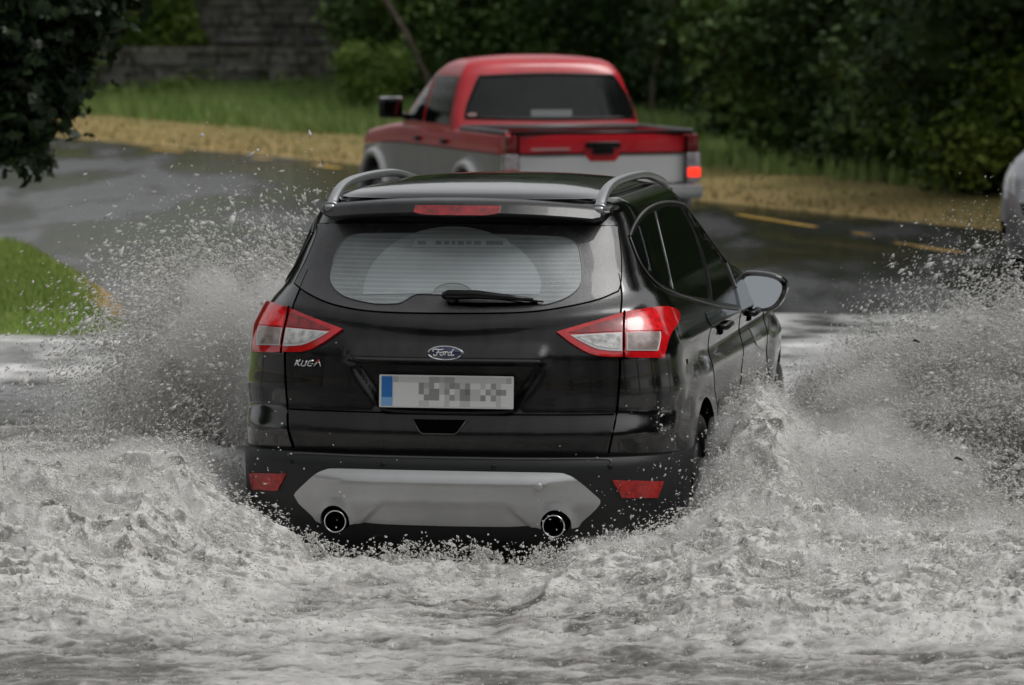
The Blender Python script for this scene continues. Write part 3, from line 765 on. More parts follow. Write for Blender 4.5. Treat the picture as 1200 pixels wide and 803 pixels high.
# tailgate skin and its seams
tgo = [(-.40, .600, 1), (.40, .600, 1), (.635, .605, 1), (.66, .70), (.675, .85), (.68, .98), (.672, 1.10), (.662, 1.24), (.64, 1.30, 1), (.585, 1.50, 1), (-.585, 1.50, 1), (-.64, 1.30, 1), (-.662, 1.24), (-.672, 1.10), (-.68, .98), (-.675, .85), (-.66, .70), (-.635, .605, 1)]
tg = patch('tailgate', smooth_poly(tgo, 4), 'rear', kb_u, M['tail_black'], kuga, off=.004, thick=.012, step=.0125)
strip('seam', smooth_poly([(-.64, 1.30), (-.668, 1.2), (-.678, 1.08), (-.686, .98), (-.681, .85), (-.667, .70), (-.645, .60)], 5, False), 'rear', kb_u, M['seam'], tg, rad=.004, off=.004)
strip('seam', smooth_poly([(.64, 1.30), (.668, 1.2), (.678, 1.08), (.686, .98), (.681, .85), (.667, .70), (.645, .60)], 5, False), 'rear', kb_u, M['seam'], tg, rad=.004, off=.004)
strip('seam', dens([(-.662, .752), (.662, .752)], 80), 'rear', kb_u, M['seam'], tg, rad=.0028, off=.0055)
# rear window
gl = smooth_poly([(373, 263, 1), (372, 275), (361, 303), (346, 333, 1), (362, 345), (392, 358), (440, 366), (523, 368), (610, 367), (660, 361), (700, 352), (724, 342, 1), (727, 330), (727, 300), (723, 266, 1), (620, 264), (523, 262.5), (440, 262.5)], 5)
rw = patch('rear_window', gl, 'px', kb_u, M['frit'], kuga, off=.007, thick=.01, step=5, frame=kf)
strip('seam', gl, 'px', kb_u, M['seam'], rw, rad=.0035, off=.005, frame=kf, closed=True)
ha = [(391, 312), (395, 298), (403, 284), (415, 277), (440, 275), (540, 275), (640, 278), (665, 281), (676, 288), (680, 302), (682, 325), (678, 338), (664, 350), (640, 358), (628, 357, 1), (560, 349), (500, 346), (486, 347), (472, 355), (463, 357), (440, 357), (412, 351), (397, 343), (389, 330)]
hp = smooth_poly(ha, 4)
he = patch('heated_area', hp, 'px', kb_u, M['heated'], rw, off=.0085, thick=.0012, step=6, frame=kf)
strip('border_line', hp, 'px', kb_u, M['wire'], rw, rad=.0032, off=.009, frame=kf, sz=.5, closed=True)
# cleared by the wiper: an arc sector round the pivot
arc = []
for k in range(31):
    a = R(180-172*k/30); arc.append((531+105*math.cos(a), 347-80*math.sin(a)))
arc = [(min(634.5, max(424, x)), y) for x, y in arc]
inner = [(531+24*math.cos(a), 347-14*math.sin(a)) for a in np.linspace(R(8), R(172), 9)]
wa = arc + [(632, 347)] + inner + [(426, 347)]
patch('wiped_area', wa, 'px', kb_u, M['wiped'], rw, off=.0102, thick=.001, step=6, frame=kf)
# sun strip of the windscreen seen through the cleared glass: pale band with blurred marks
ss = patch('sun_strip', smooth_poly([(488, 281, 1), (594, 281, 1), (600, 291, 1), (484, 291, 1)], 2), 'px', kb_u, mat('sun strip', (.38, .43, .44), .3), rw, off=.0116, thick=0, step=8, frame=kf)
for a_, b_ in ((490, 500), (511, 518), (521, 527), (530, 534), (537, 544), (547, 553), (556, 564), (570, 590)):
    patch('strip_mark', [(a_, 284), (b_, 284), (b_, 289), (a_, 289)], 'px', kb_u, M['heated'], ss, off=.0122, thick=0, step=8, frame=kf)
# roof spoiler
bm = bmesh.new(); secs = []
for x in np.linspace(-1, 1, 41):
    X = x*.598; e = abs(x)**2.4
    yt = .205+.17*e+.03*abs(x); zt = 1.594-.036*e; zr = 1.606-.04*e
    f = 1-.75*max(0, abs(x)-.93)/.07
    secs.append([bm.verts.new((X, a, b)) for a, b in ((yt+.30, zr+.010-.01*e), (yt+.14, zt+.012), (yt+.06, zt+.004), (yt+.040, zt-.006), (yt+.034, zt-.012), (yt+.004, zt-.042*f), (yt+.004, zt-.048*f), (yt+.03, zt-.058*f), (yt+.20, zt-.080*f), (yt+.33, zt-.03))])
for A, B in zip(secs[:-1], secs[1:]):
    for k in range(len(A)):
        bm.faces.new((A[k], A[(k+1) % len(A)], B[(k+1) % len(A)], B[k]))
bm.faces.new(secs[0]); bm.faces.new(secs[-1])
sp = mesh_bm('spoiler', bm, M['tail_black'], kuga, angle=R(30))
bm = bmesh.new(); secs = []
for x in np.linspace(-1, 1, 15):
    X = x*.175+.01; e = abs(X/.615)**2.4; yt = .205+.17*e+.03*abs(X/.615); zt = 1.594-.036*e; hh = 1-.35*abs(x)**6
    secs.append([bm.verts.new((X, a, b)) for a, b in ((yt+.024, zt-.014), (yt-.004, zt-.018-.034*hh), (yt+.05, zt-.018-.040*hh), (yt+.07, zt-.014))])
for A, B in zip(secs[:-1], secs[1:]):
    for k in range(4): bm.faces.new((A[k], A[(k+1) % 4], B[(k+1) % 4], B[k]))
bm.faces.new(secs[0]); bm.faces.new(secs[-1])
mesh_bm('brake_lamp', bm, M['red_deep'], kuga, angle=R(30))
# wiper
bm = bmesh.new()
kb = kb_u
def onk(px, py, off):
    o, d = kf.ray(px, py); h, n, _, _ = kb_u.ray_cast(o, d); return h + (n if n.dot(d) < 0 else -n)*off
tube(bm, [onk(522, 351.5, .03), onk(527, 352, .04), onk(560, 352.5, .045), onk(600, 354.5, .035), onk(625, 356, .026)], [.018, .023, .020, .012, .009], n=8, sx=1, sz=.9)
tube(bm, [onk(622, 355.8, .02), onk(637, 356.5, .018)], [.0055, .004], n=6)
tube(bm, [onk(531, 353, .0), onk(530, 353, .04)], [.028, .022], n=12)
wp = mesh_bm('rear_wiper', bm, M['black_trim'], kuga)
bm = bmesh.new(); tube(bm, [onk(526, 358, .016), onk(560, 359.5, .016), onk(600, 359, .016), onk(630, 357.5, .014)], [.006, .008, .007, .005], n=6)
mesh_bm('wiper_blade', bm, M['seam'], wp)
# tail lamps (traced once on the right-hand lamp, mirrored)
lo = smooth_poly([(652, 390.5, 1), (690, 378.5), (729, 367.5), (760, 363), (779, 361.3, 1), (790, 364.5), (793, 371), (791.5, 380), (785, 389.5, 1), (780.5, 400), (775.5, 419.7, 1), (729, 419), (697, 417), (674, 406.5)], 4)
L1, L2 = patch('tail_lamp', lo, 'px', kb_u, M['red_lens'], kuga, off=.016, thick=.03, step=3.2, frame=kf, mirror=True)
def both(name, ol, m, off, step=3, thick=.002, sm=None):
    a, b = patch(name, ol, 'px', kb_u, m, None, off=off, thick=thick, step=step, frame=kf, mirror=True)
    a.parent = L1; b.parent = L2
both('brake_lens', [(666, 391.5), (690, 383.5), (726.5, 372.5), (726.5, 390), (680, 392.6)], M['red_deep'], .0185)
both('brake_lens', smooth_poly([(733, 371.5, 1), (758, 366.5), (766, 366, 1), (771, 378), (772.5, 388.8, 1), (733, 390, 1)], 3), M['red_bright'], .0185)
both('clear_lens', smooth_poly([(668, 394.6, 1), (700, 393), (727.3, 392, 1), (727.3, 412.8, 1), (702, 410.8), (684, 403.5)], 3), M['lens_rim'], .0188)
both('inner_lens', smooth_poly([(675, 396.5, 1), (700, 394.5), (725.5, 393.6, 1), (725.5, 410, 1), (703, 408.3), (688, 402.5)], 3), M['clear_lens'], .0205)
both('clear_lens', smooth_poly([(732.5, 392.3, 1), (771.0, 391, 1), (771, 400), (768, 412.4, 1), (732.5, 412, 1)], 3), M['lens_rim'], .0188)
both('inner_lens', smooth_poly([(734, 392.6, 1), (769.5, 391.4, 1), (769.3, 400), (766.5, 411, 1), (734, 410.6, 1)], 3), M['smoke_lens'], .0205)
for s, par in ((1, L1), (-1, L2)):
    P = [kf_ for kf_ in dens([(729.6, 366.5), (729.6, 420)], 10)]
    pts = []
    for a, b in P:
        h = onk(a, b, .0185); pts.append(Vector((h.x*s, h.y, h.z)))
    bm = bmesh.new(); tube(bm, pts, .0042, n=6); mesh_bm('seam', bm, M['seam'], par)
# silver skid panel with notches round the pipes
EX, EZ, ER = .445, .332, .060
out = [(-.618, .415), (-.60, .438), (-.53, .500), (-.49, .521), (-.44, .528), (-.2, .530), (.2, .530), (.44, .528), (.49, .521), (.53, .500), (.60, .438), (.618, .415), (.60, .388), (.545, .338, 1), (.53, .318, 1)]
ol = smooth_poly(out, 3, False)
ol += [(EX+ER*math.cos(a), EZ+ER*math.sin(a)) for a in np.linspace(R(-12), R(192), 16)]
ol += [(.365, .318), (.25, .312), (0, .310), (-.25, .312), (-.365, .318)]
ol += [(-EX+ER*math.cos(a), EZ+ER*math.sin(a)) for a in np.linspace(R(-12), R(192), 16)]
ol += [(-.53, .318), (-.545, .338), (-.60, .388)]
def skoff(x, y, z):
    o = .024 + .011*math.exp(-((z-.488)/.010)**2)*(abs(x) < .5)*min(1, (.5-abs(x))/.1 if abs(x) < .5 else 0)
    o -= .016*float(sstep(.495, .53, z))
    for s in (-1, 1):
        d = math.hypot(x-s*EX, z-EZ); o += .014*math.exp(-((d-ER)/.014)**2)
    hw = .26+.1*(.40-z)/.09
    o -= .013*float(sstep(0, .02, hw-abs(x)))*float(sstep(.405, .392, z))
    return o
sk = patch('skid_panel', ol, 'rear', kb_l, M['silver'], kuga, off=skoff, thick=.03, step=.012)
bm = bmesh.new(); lathe(bm, [(-.0015, .0001), (-.0015, .017), (.003, .0185)], axis='Y', c=(.385, -.021, .474), n=20)
mesh_bm('tow_cover', bm, M['silver'], sk)
for s in (-1, 1):
    bm = bmesh.new(); lathe(bm, [(0, .046), (-.012, .046), (-.016, .043), (-.012, .040), (.10, .038), (.30, .04), (.30, .044)], axis='Y', c=(s*EX, .01, EZ-.015), n=32, closed=True)
    ep = mesh_bm('exhaust_pipe', bm, M['chrome'], kuga)
    bm = bmesh.new(); lathe(bm, [(.06, .0001), (.06, .0385)], axis='Y', c=(s*EX, .01, EZ-.015), n=24); mesh_bm('pipe_bore', bm, M['dark_hole'], ep)
    bm = bmesh.new(); lathe(bm, [(-.0, .0001), (-.0, .0565), (.04, .058)], axis='Y', c=(s*EX, .012, EZ-.003), n=32); mesh_bm('exhaust_surround', bm, M['dark_hole'], kuga)
# low reflectors, parking sensors
both_r = patch('reflector', [(716.5, 562.5), (777, 564), (770, 583.5), (729, 583.5)], 'px', kb_l, M['reflector'], kuga, off=.006, thick=.012, step=4, frame=kf, mirror=True)
for x in (-.64, -.25, .20, .655):
    h, n, _, _ = kb_l.ray_cast(Vector((x, -3, .548)), Vector((0, 1, 0)))
    bm = bmesh.new(); lathe(bm, [(-.003, .0001), (-.003, .010), (.004, .011)], axis='Y', c=tuple(h), n=16); mesh_bm('parking_sensor', bm, M['black_trim'], kuga)
strip('bumper_edge', smooth_poly([(-.66, .566), (-.62, .580), (-.3, .580), (0, .580), (.3, .580), (.62, .580), (.66, .566)], 8, False), 'rear', kb_l, mat('edge grey', (.07, .07, .075), .4), kuga, rad=.004, off=.001)
# boot release recess
o_ = smooth_poly([(-.135, .728, 1), (.085, .728, 1), (.055, .683, 1), (.04, .676), (-.09, .676), (-.105, .683, 1)], 2)
hr = patch('handle_recess', o_, 'rear', kb_u, M['dark_hole'], kuga, off=.008, thick=.01, step=.02)
strip('recess_rim', [(.085, .728), (.055, .683), (.04, .674), (-.09, .674), (-.105, .683), (-.135, .728)], 'rear', kb_u, mat('rim grey', (.05, .05, .052), .3), kuga, rad=.003, off=.008)
# number plate with its blurred-out characters as flat grey cells
pr = bpy.data.objects.new('x', None)
PLX, PLZ, PLW, PLH = .000, .842, .548, .132
bm = bmesh.new(); add_box(bm, (0, 0, 0), (PLW, .012, PLH), bevel=.005)
pl = mesh_bm('number_plate', bm, M['plate_white'], kuga, angle=R(30)); pl.location = (PLX, .052, PLZ); pl.rotation_euler = (R(-4), 0, 0)
G = ["..aaabbbcccbbbbbaaaaab", ".ddeaccdcccbcaccbcdddc", ".ddeb_cebcbeccbbedccd", ".ddeccebccdcbdcccbddd", ".ddddddcdbcddbcdddddc"]
gcol = {'a': .36, 'b': .27, 'c': .40, 'd': .60, 'e': .20}
rows = ["accccccbbabbcccccccccca", "dddddeabdcaebcbddcdbcdda", "dddddeceecbdcefccdbcebdd", "ddddddeeedcbceeccedbcddd", "dddddccdddcddccdddddcddd"]
gm = {}
for g, v in dict(a=.42, b=.33, c=.55, d=.72, e=.28, f=.20).items(): gm[g] = mat('plate grey '+g, (v, v*1.02, v*1.02), .4)
bmd = {g: bmesh.new() for g in gm}
nx, nz = 23, 5
x0, x1 = -PLW/2+.058, PLW/2-.008
for r_ in range(nz):
    for c_ in range(nx):
        g = rows[r_][c_]
        cw = (x1-x0)/nx; chh = (PLH-.014)/nz
        b_ = bmd[g]; xa = x0+c_*cw; zt = PLH/2-.007-r_*chh
        b_.faces.new([b_.verts.new(p) for p in ((xa, -.0072, zt-chh), (xa+cw, -.0072, zt-chh), (xa+cw, -.0072, zt), (xa, -.0072, zt))])
allb = bpy.data.meshes.new('plate_face')
bmc = bmesh.new(); mi = 0
for g, b_ in bmd.items():
    for f in b_.faces:
        nf_ = bmc.faces.new([bmc.verts.new(v.co) for v in f.verts]); nf_.material_index = mi
    mi += 1; b_.free()
bmc.to_mesh(allb); bmc.free()
for g in gm: allb.materials.append(gm[g])
link(bpy.data.objects.new('plate_face', allb), pl)
bm = bmesh.new(); add_box(bm, (-PLW/2+.033, -.0065, .0), (.044, .003, PLH-.014)); bl = mesh_bm('blue_band', bm, mat('plate blue', (.03, .17, .50), .35), pl, smooth=False)
bm = bmesh.new(); add_box(bm, (-PLW/2+.033, -.0068, -.042), (.0445, .0034, .034)); mesh_bm('band_letters', bm, mat('plate pale blue', (.20, .42, .72), .35), pl, smooth=False)
bm = bmesh.new(); tube(bm, smooth_poly([(-.27, -.066), (-.22, -.078), (0, -.084), (.22, -.078), (.27, -.066)], 6, False) and [(p[0], -.002, p[1]) for p in smooth_poly([(-.27, -.068), (-.22, -.080), (0, -.085), (.22, -.080), (.27, -.068)], 6, False)], .010, n=8, sx=1, sz=.8)
mesh_bm('plate_lip', bm, M['black_trim'], kuga).location = (PLX, .056, PLZ)
# oval badge with script lettering
h, n, _, _ = kb_u.ray_cast(Vector((0, -3, 1.0)), Vector((0, 1, 0)))
bd = bpy.data.objects.new('badge', None)
bm = bmesh.new(); lathe(bm, [(.004, 1.0), (-.004, 1.0), (-.008, .96), (-.006, .90), (-.006, .0001)], axis='Y', n=48)
bmesh.ops.scale(bm, vec=(.0735, 1, .0300), verts=bm.verts)
BY = h.y-.010
bdg = mesh_bm('badge', bm, M['chrome'], kuga, angle=R(50)); bdg.location = (0, BY, 1.000); bdg.rotation_euler = (R(-4), 0, 0)
bm = bmesh.new(); lathe(bm, [(-.0064, 1.0), (-.0078, .97), (-.0082, .0001)], axis='Y', n=48)
bmesh.ops.scale(bm, vec=(.0655, 1, .0240), verts=bm.verts); mesh_bm('badge_field', bm, M['blue'], bdg)
W_ = mat('badge letters', (.8, .8, .82), .3)
bm = bmesh.new()
strokes = [  # F with its long curled bar, o, r, d
    [(-.046, .004), (-.050, .009), (-.044, .0135), (-.030, .0135), (-.018, .0125), (-.006, .015)],
    [(-.026, .013), (-.028, .004), (-.032, -.006), (-.040, -.0125), (-.046, -.010), (-.043, -.005)],
    [(-.036, .001), (-.028, .002), (-.018, .0025)],
    [(-.010, .003), (-.018, -.001), (-.020, -.007), (-.014, -.010), (-.007, -.006), (-.005, .000), (-.010, .003), (-.002, .0035)],
    [(-.002, .0035), (.003, .004), (.001, -.003), (-.001, -.0095)], [(.0015, -.002), (.006, .003), (.011, .0035), (.012, .000)],
    [(.026, .002), (.020, .0035), (.014, -.002), (.013, -.008), (.018, -.010), (.024, -.006), (.028, .003)],
    [(.036, .0145), (.031, .010), (.027, .000), (.026, -.008), (.030, -.0105), (.037, -.007)]]
for s_ in strokes:
    c_ = smooth_poly(s_, 4, False); tube(bm, [(p[0], -.0086, p[1]) for p in c_], .0022, n=6)
mesh_bm('badge_script', bm, W_, bdg)
# model letters
lt = []
bm = bmesh.new()
KS = [[(0, 0), (.010, .024)], [(.006, .011), (.024, .024)], [(.007, .012), (.020, 0)],
      [(.034, .022), (.027, .004), (.030, .001), (.041, .001), (.045, .004), (.052, .022)],
      [(.081, .022), (.066, .022), (.060, .018), (.056, .005), (.060, .001), (.073, .001), (.077, .011), (.068, .011)],
      [(.082, 0), (.103, .024), (.112, 0)]]
for s_ in KS: tube(bm, [(p[0], 0, p[1]) for p in s_], .0034, n=6, sx=1)
hx, _, _, _ = kb_u.ray_cast(Vector((-.57, -3, .945)), Vector((0, 1, 0)))
md_ = mesh_bm('model_letters', bm, M['chrome'], kuga); md_.location = (-.635, hx.y-.004, .932); md_.rotation_euler = (0, 0, R(-9))
bm = bmesh.new(); tube(bm, [(.100, -.0012, .016), (.106, -.0012, .0265)], .0042, n=6); mesh_bm('letter_tip', bm, M['red_lens'], md_)
# roof rails
for s in (-1, 1):
    pts = smooth_poly([(.55, .46, ), (.556, .50)], 2, False)
    path = [(s*.555, .44, 1.556), (s*.555, .50, 1.590), (s*.556, .60, 1.622), (s*.556, .74, 1.642), (s*.557, .95, 1.652), (s*.558, 1.3, 1.654), (s*.558, 1.7, 1.644), (s*.556, 2.05, 1.612), (s*.553, 2.22, 1.586), (s*.55, 2.30, 1.552)]
    xs = smooth_poly([(p[1], p[2]) for p in path], 5, False)
    bm = bmesh.new(); rr = [.024 if .03 < k/len(xs) < .97 else .036 for k in range(len(xs))]
    tube(bm, [(s*.556, p[0], p[1]) for p in xs], rr, n=12, sx=.95, sz=.75)
    rl = mesh_bm('roof_rail', bm, M['rail'], kuga)
    for yy, zz in ((.44, 1.553), (2.29, 1.545)):
        bm = bmesh.new(); add_box(bm, (s*.556, yy, zz), (.045, .07, .035), bevel=.012); mesh_bm('rail_foot', bm, M['rail'], rl)
# side windows: one dark strip, panes proud of it, mirrored
dlo = smooth_poly([(737.5, 277, 1), (744, 262), (756, 247), (770, 239.5), (785, 237), (800, 240), (815, 250), (833, 275), (850, 307), (862, 338), (868, 362, 1), (845, 359), (815, 351), (790, 343), (768, 331), (750, 308)], 4)
w1, w2 = patch('window_surround', dlo, 'px', kb_u, M['black_trim'], kuga, off=.003, thick=.004, step=5, frame=kf, mirror=True)
def sidepair(name, ol, m, off, parents=(None, None), thick=.003, step=5):
    a, b = patch(name, ol, 'px', kb_u, m, None, off=off, thick=thick, step=step, frame=kf, mirror=True)
    a.parent = parents[0] or kuga; b.parent = parents[1] or kuga
    return a, b
sidepair('quarter_window', smooth_poly([(739.5, 277, 1), (747, 264), (757, 253), (765, 249, 1), (786, 340, 1), (768, 328), (752, 306)], 3), M['glass_dark'], .006)
sidepair('rear_door_window', smooth_poly([(768.5, 247.5, 1), (780, 243), (795, 243.5, 1), (812, 275), (825, 325), (828, 351, 1), (805, 347), (789, 340.5, 1)], 3), M['glass_dark'], .006)
sidepair('front_door_window', smooth_poly([(801, 245, 1), (815, 256), (832, 282), (848, 315), (858, 340), (862, 358, 1), (834, 353, 1), (830, 325), (818, 280)], 3), M['glass_dark'], .006)
for pts_, rd in ((smooth_poly([(737.5, 277), (744, 262), (756, 247), (770, 239), (785, 236.5), (800, 239.5), (815, 250), (833, 275), (850, 307), (862, 338)], 4, False), .005),
                 (smooth_poly([(737.5, 278), (750, 309), (768, 332), (790, 344), (815, 352), (845, 360), (866, 363)], 4, False), .004), ([(766.5, 249), (772, 272), (780, 305), (787.5, 340)], .005)):
    strip('window_trim', dens(pts_, 2), 'px', kb_u, mat('dull trim', (.10, .10, .10), .3, metal=.5), kuga, rad=rd, off=.004, frame=kf, mirror=True)
# windscreen, headlamps, grille (front, seen only from elsewhere)
patch('windscreen', smooth_poly([(-.66, 1.13, 1), (.66, 1.13, 1), (.50, 1.56, 1), (-.50, 1.56, 1)], 5), 'front', kb_u, M['glass_dark'], kuga, off=.004, thick=.006, step=.04)
patch('headlamp', [(.50, .86), (.86, .92), (.83, .76), (.55, .78)], 'front', kb_u, M['clear_lens'], kuga, off=.006, thick=.01, step=.03, mirror=True)
patch('grille', [(-.42, .70), (.42, .70), (.38, .60), (-.38, .60)], 'front', kb_u, M['black_trim'], kuga, off=.006, thick=.01, step=.03)
sidepair('headlamp_wrap', [(878, 385), (886, 383), (895, 398), (893, 410), (886, 404)], M['clear_lens'], .004, step=3)
# door seams, fuel flap, handles
for ys in ([(1.42, .60), (1.30, .75), (1.27, .9), (1.30, 1.08)], [(2.28, .60), (2.29, .85), (2.30, 1.08)], [(3.18, .60), (3.17, .85), (3.16, 1.02)]):
    strip('door_seam', smooth_poly(ys, 14, False), 'side', kb_u, M['seam'], kuga, rad=.0018, off=.0005, mirror=True)
for yy, zz in ((1.55, 1.0), (2.55, .985)):
    for s in (-1, 1):
        h, n, _, _ = kb_u.ray_cast(Vector((3, yy, zz)), Vector((-1, 0, 0)))
        bm = bmesh.new(); tube(bm, [(s*(h.x+.002), yy, zz), (s*(h.x+.032), yy+.02, zz), (s*(h.x+.034), yy+.17, zz+.004), (s*(h.x+.002), yy+.20, zz+.004)], [.013, .014, .014, .013], n=8)
        mesh_bm('door_handle', bm, M['black_trim'], kuga)
        bm = bmesh.new(); add_box(bm, (s*(h.x+.001), yy+.08, zz-.012), (.006, .10, .05), bevel=.002); mesh_bm('handle_cup', bm, M['dark_hole'], kuga)
h, n, _, _ = kb_u.ray_cast(Vector((3, .62, .93)), Vector((-1, 0, 0)))
bm = bmesh.new(); lathe(bm, [(-.002, .0001), (.003, .011), (-.004, .013)], c=tuple(h), n=16); mesh_bm('bumper_plug', bm, M['dark_hole'], kuga)
# mirrors
for s in (-1, 1):
    root = None
    prof = smooth_poly([(.832, 1.08), (.838, 1.14), (.875, 1.160), (.99, 1.147), (1.045, 1.105), (1.025, 1.03), (.975, .985), (.88, .976), (.84, .99)], 4)
    bm = bmesh.new(); rings = []
    c0 = np.mean(np.array([(p[0], p[1]) for p in prof]), 0)
    for yy, sc in ((2.78, .93), (2.785, 1.0), (2.82, 1.03), (2.88, .95), (2.94, .72), (2.965, .35)):
        rings.append([bm.verts.new((s*(c0[0]+(p[0]-c0[0])*sc), yy, c0[1]+(p[1]-c0[1])*sc)) for p in prof])
    for A, B in zip(rings[:-1], rings[1:]):
        for k in range(len(A)): bm.faces.new((A[k], A[(k+1) % len(A)], B[(k+1) % len(A)], B[k]))
    bm.faces.new(rings[-1])
    bm.faces.new(rings[0])
    mr = mesh_bm('wing_mirror', bm, M['paint_black'], kuga, angle=R(50))
    bm = bmesh.new()
    pts = [(s*(c0[0]+(p[0]-c0[0])*.83), 2.776, c0[1]+(p[1]-c0[1])*.80) for p in prof]
    bm.faces.new([bm.verts.new(p) for p in pts]); r_ = bmesh.ops.extrude_face_region(bm, geom=bm.faces[:])
    for g in r_['geom']:
        if isinstance(g, bmesh.types.BMVert): g.co.y += .004
    mgo = mesh_bm('mirror_glass', bm, M['mirror_glass'], mr, smooth=False)
    for v in mgo.data.vertices: v.co.y += (v.co.z-1.07)*.235 - .025 + (abs(v.co.x)-.94)*.12
    bm = bmesh.new(); tube(bm, [(s*.80, 2.95, 1.045), (s*.86, 2.90, 1.055), (s*.90, 2.86, 1.06)], [.035, .028, .03], n=8, sz=.8); mesh_bm('mirror_arm', bm, M['black_trim'], mr)
# ============================================================ red and silver pickup
PLOC, PROT = (.757, 38.1, float(road_z(np.array(38.1)))*.3), R(17)
pf = Frame(PLOC, PROT)
pk = empty('pickup_truck', 'red and silver pickup truck with one lit tail lamp, driving off beyond the flood', 'pickup', PLOC, PROT)
P_red = mat('wet red paint', (.50, .012, .022), .28, coat=.35, var=.08, vscale=3)
P_sil = mat('silver grey paint', (.34, .345, .34), .36, metal=.25, var=.07, vscale=3)
P_sil2 = mat('bright silver paint', (.62, .63, .63), .3, metal=.1)
def pz(x, y, z): return -(z-.80).clip(0)*.34*sstep(3.1, 4.9, y)
PL = [(.42, .10, 4.75, .80, .12, .5), (.52, .04, 4.86, .84, .12, .5), (.72, .0, 4.90, .86, .12, .5), (.99, .0, 4.88, .86, .12, .5)]
PU = [(.99, .0, 4.88, .862, .12, .5), (1.05, .0, 4.86, .86, .12, .5), (1.13, .0, 4.80, .85, .12, .5), (1.155, .012, 4.76, .835, .11, .5), (1.16, .02, 4.72, .82, .1, .5)]
PC = [(1.10, 1.44, 3.55, .845, .10, .35), (1.16, 1.47, 3.48, .845, .10, .35), (1.25, 1.51, 3.34, .835, .09, .35), (1.45, 1.58, 3.02, .778, .09, .3), (1.62, 1.64, 2.76, .722, .09, .3),
      (1.70, 1.68, 2.6, .668, .12, .3), (1.745, 1.74, 2.45, .60, .18, .3), (1.77, 1.85, 2.3, .46, .2, .3), (1.785, 2.0, 2.15, .2, .07, .07)]
def pdisp(V):
    for yc in (.98, 3.92):
        d = np.hypot(V[:, 1]-yc, V[:, 2]-.40); V[:, 0] += np.sign(V[:, 0])*.045*sstep(.56, .47, d)*(np.abs(V[:, 0]) > .3)
    return V
z1 = np.arange(.42, .9901, .02); Vp, Fp = shell(z1, interp_levels(PL, z1, 1), disp=pdisp, zadj=pz, nr=22, ns=80, nf=16)
pc = lambda: [cyl_cutter(.5, 1.2, .98, .40, .44), cyl_cutter(-1.2, -.5, .98, .40, .44), cyl_cutter(.5, 1.2, 3.92, .40, .44), cyl_cutter(-1.2, -.5, 3.92, .40, .44)]
make_shell('lower_body', Vp, Fp, P_sil, pk, pc()); bl_ = bvh_of(Vp, Fp)
z2 = np.linspace(.99, 1.16, 14); Vq, Fq = shell(z2, interp_levels(PU, z2, 0), zadj=pz, nr=22, ns=80, nf=16)
bm = bmesh.new(); add_box(bm, (0, .755, 1.05), (1.52, 1.37, .6))
bm2 = bm
ub = make_shell('upper_body', Vq, Fq, P_red, pk, [bm]); bu_ = bvh_of(Vq, Fq)
z3 = np.concatenate([np.linspace(1.10, 1.70, 32), np.linspace(1.715, 1.785, 10)]); Vc, Fc = shell(z3, interp_levels(PC, z3, 1), nr=26, ns=40, nf=20)
make_shell('cab', Vc, Fc, P_red, pk); bc_ = bvh_of(Vc, Fc)
bm = bmesh.new(); add_box(bm, (0, .755, .80), (1.50, 1.35, .03)); mesh_bm('bed_floor', bm, M['liner'], pk, smooth=False)
bm = bmesh.new()
for s in (-1, 1): tube(bm, [(s*.815, .10, 1.165), (s*.815, 1.40, 1.165)], .032, n=8, sz=.7)
tube(bm, [(-.80, 1.42, 1.165), (.80, 1.42, 1.165)], .03, n=8)
mesh_bm('bed_rail', bm, mat('grey rail cap', (.10, .10, .105), .4), pk)
bm = bmesh.new(); tube(bm, [(-.80, .02, 1.163), (.80, .02, 1.163)], .017, n=8); mesh_bm('tailgate_cap', bm, M['black_trim'], pk)
# tailgate: upper red, lower bright silver, shaped round the handle
tl_ = [(-.73, .735), (.73, .735), (.73, .985), (.165, .985), (.11, .925), (-.11, .925), (-.165, .985), (-.73, .985)]
tgp = patch('tailgate', [(-.73, .988), (-.165, .988), (-.11, .928), (.11, .928), (.165, .988), (.73, .988), (.73, 1.145), (-.73, 1.145)], 'rear', BVHTree.FromPolygons([Vector(v) for v in np.concatenate([Vp, Vq]).tolist()], [list(dict.fromkeys(f)) for f in np.concatenate([Fp, Fq+len(Vp)]).tolist()]), P_red, pk, off=.010, thick=.01, step=.05)
patch('tailgate_lower', tl_, 'rear', bl_, P_sil2, tgp, off=.008, thick=.01, step=.05)
bm = bmesh.new(); add_box(bm, (0, -.018, 1.065), (.30, .03, .05), bevel=.01); add_box(bm, (0, -.016, 1.02), (.18, .024, .07), bevel=.01); mesh_bm('tailgate_handle', bm, M['black_trim'], tgp)
bm = bmesh.new(); tube(bm, [(-.735, -.006, .735), (-.738, -.006, 1.15)], .006, n=6); tube(bm, [(.735, -.006, .735), (.738, -.006, 1.15)], .006, n=6); tube(bm, [(-.735, -.006, .732), (.735, -.006, .732)], .008, n=6); mesh_bm('tailgate_gap', bm, M['seam'], tgp)
bm = bmesh.new(); add_box(bm, (-.46, -.013, 1.03), (.34, .004, .022)); mesh_bm('tailgate_lettering', bm, mat('pale lettering', (.45, .25, .25), .4), tgp, smooth=False)
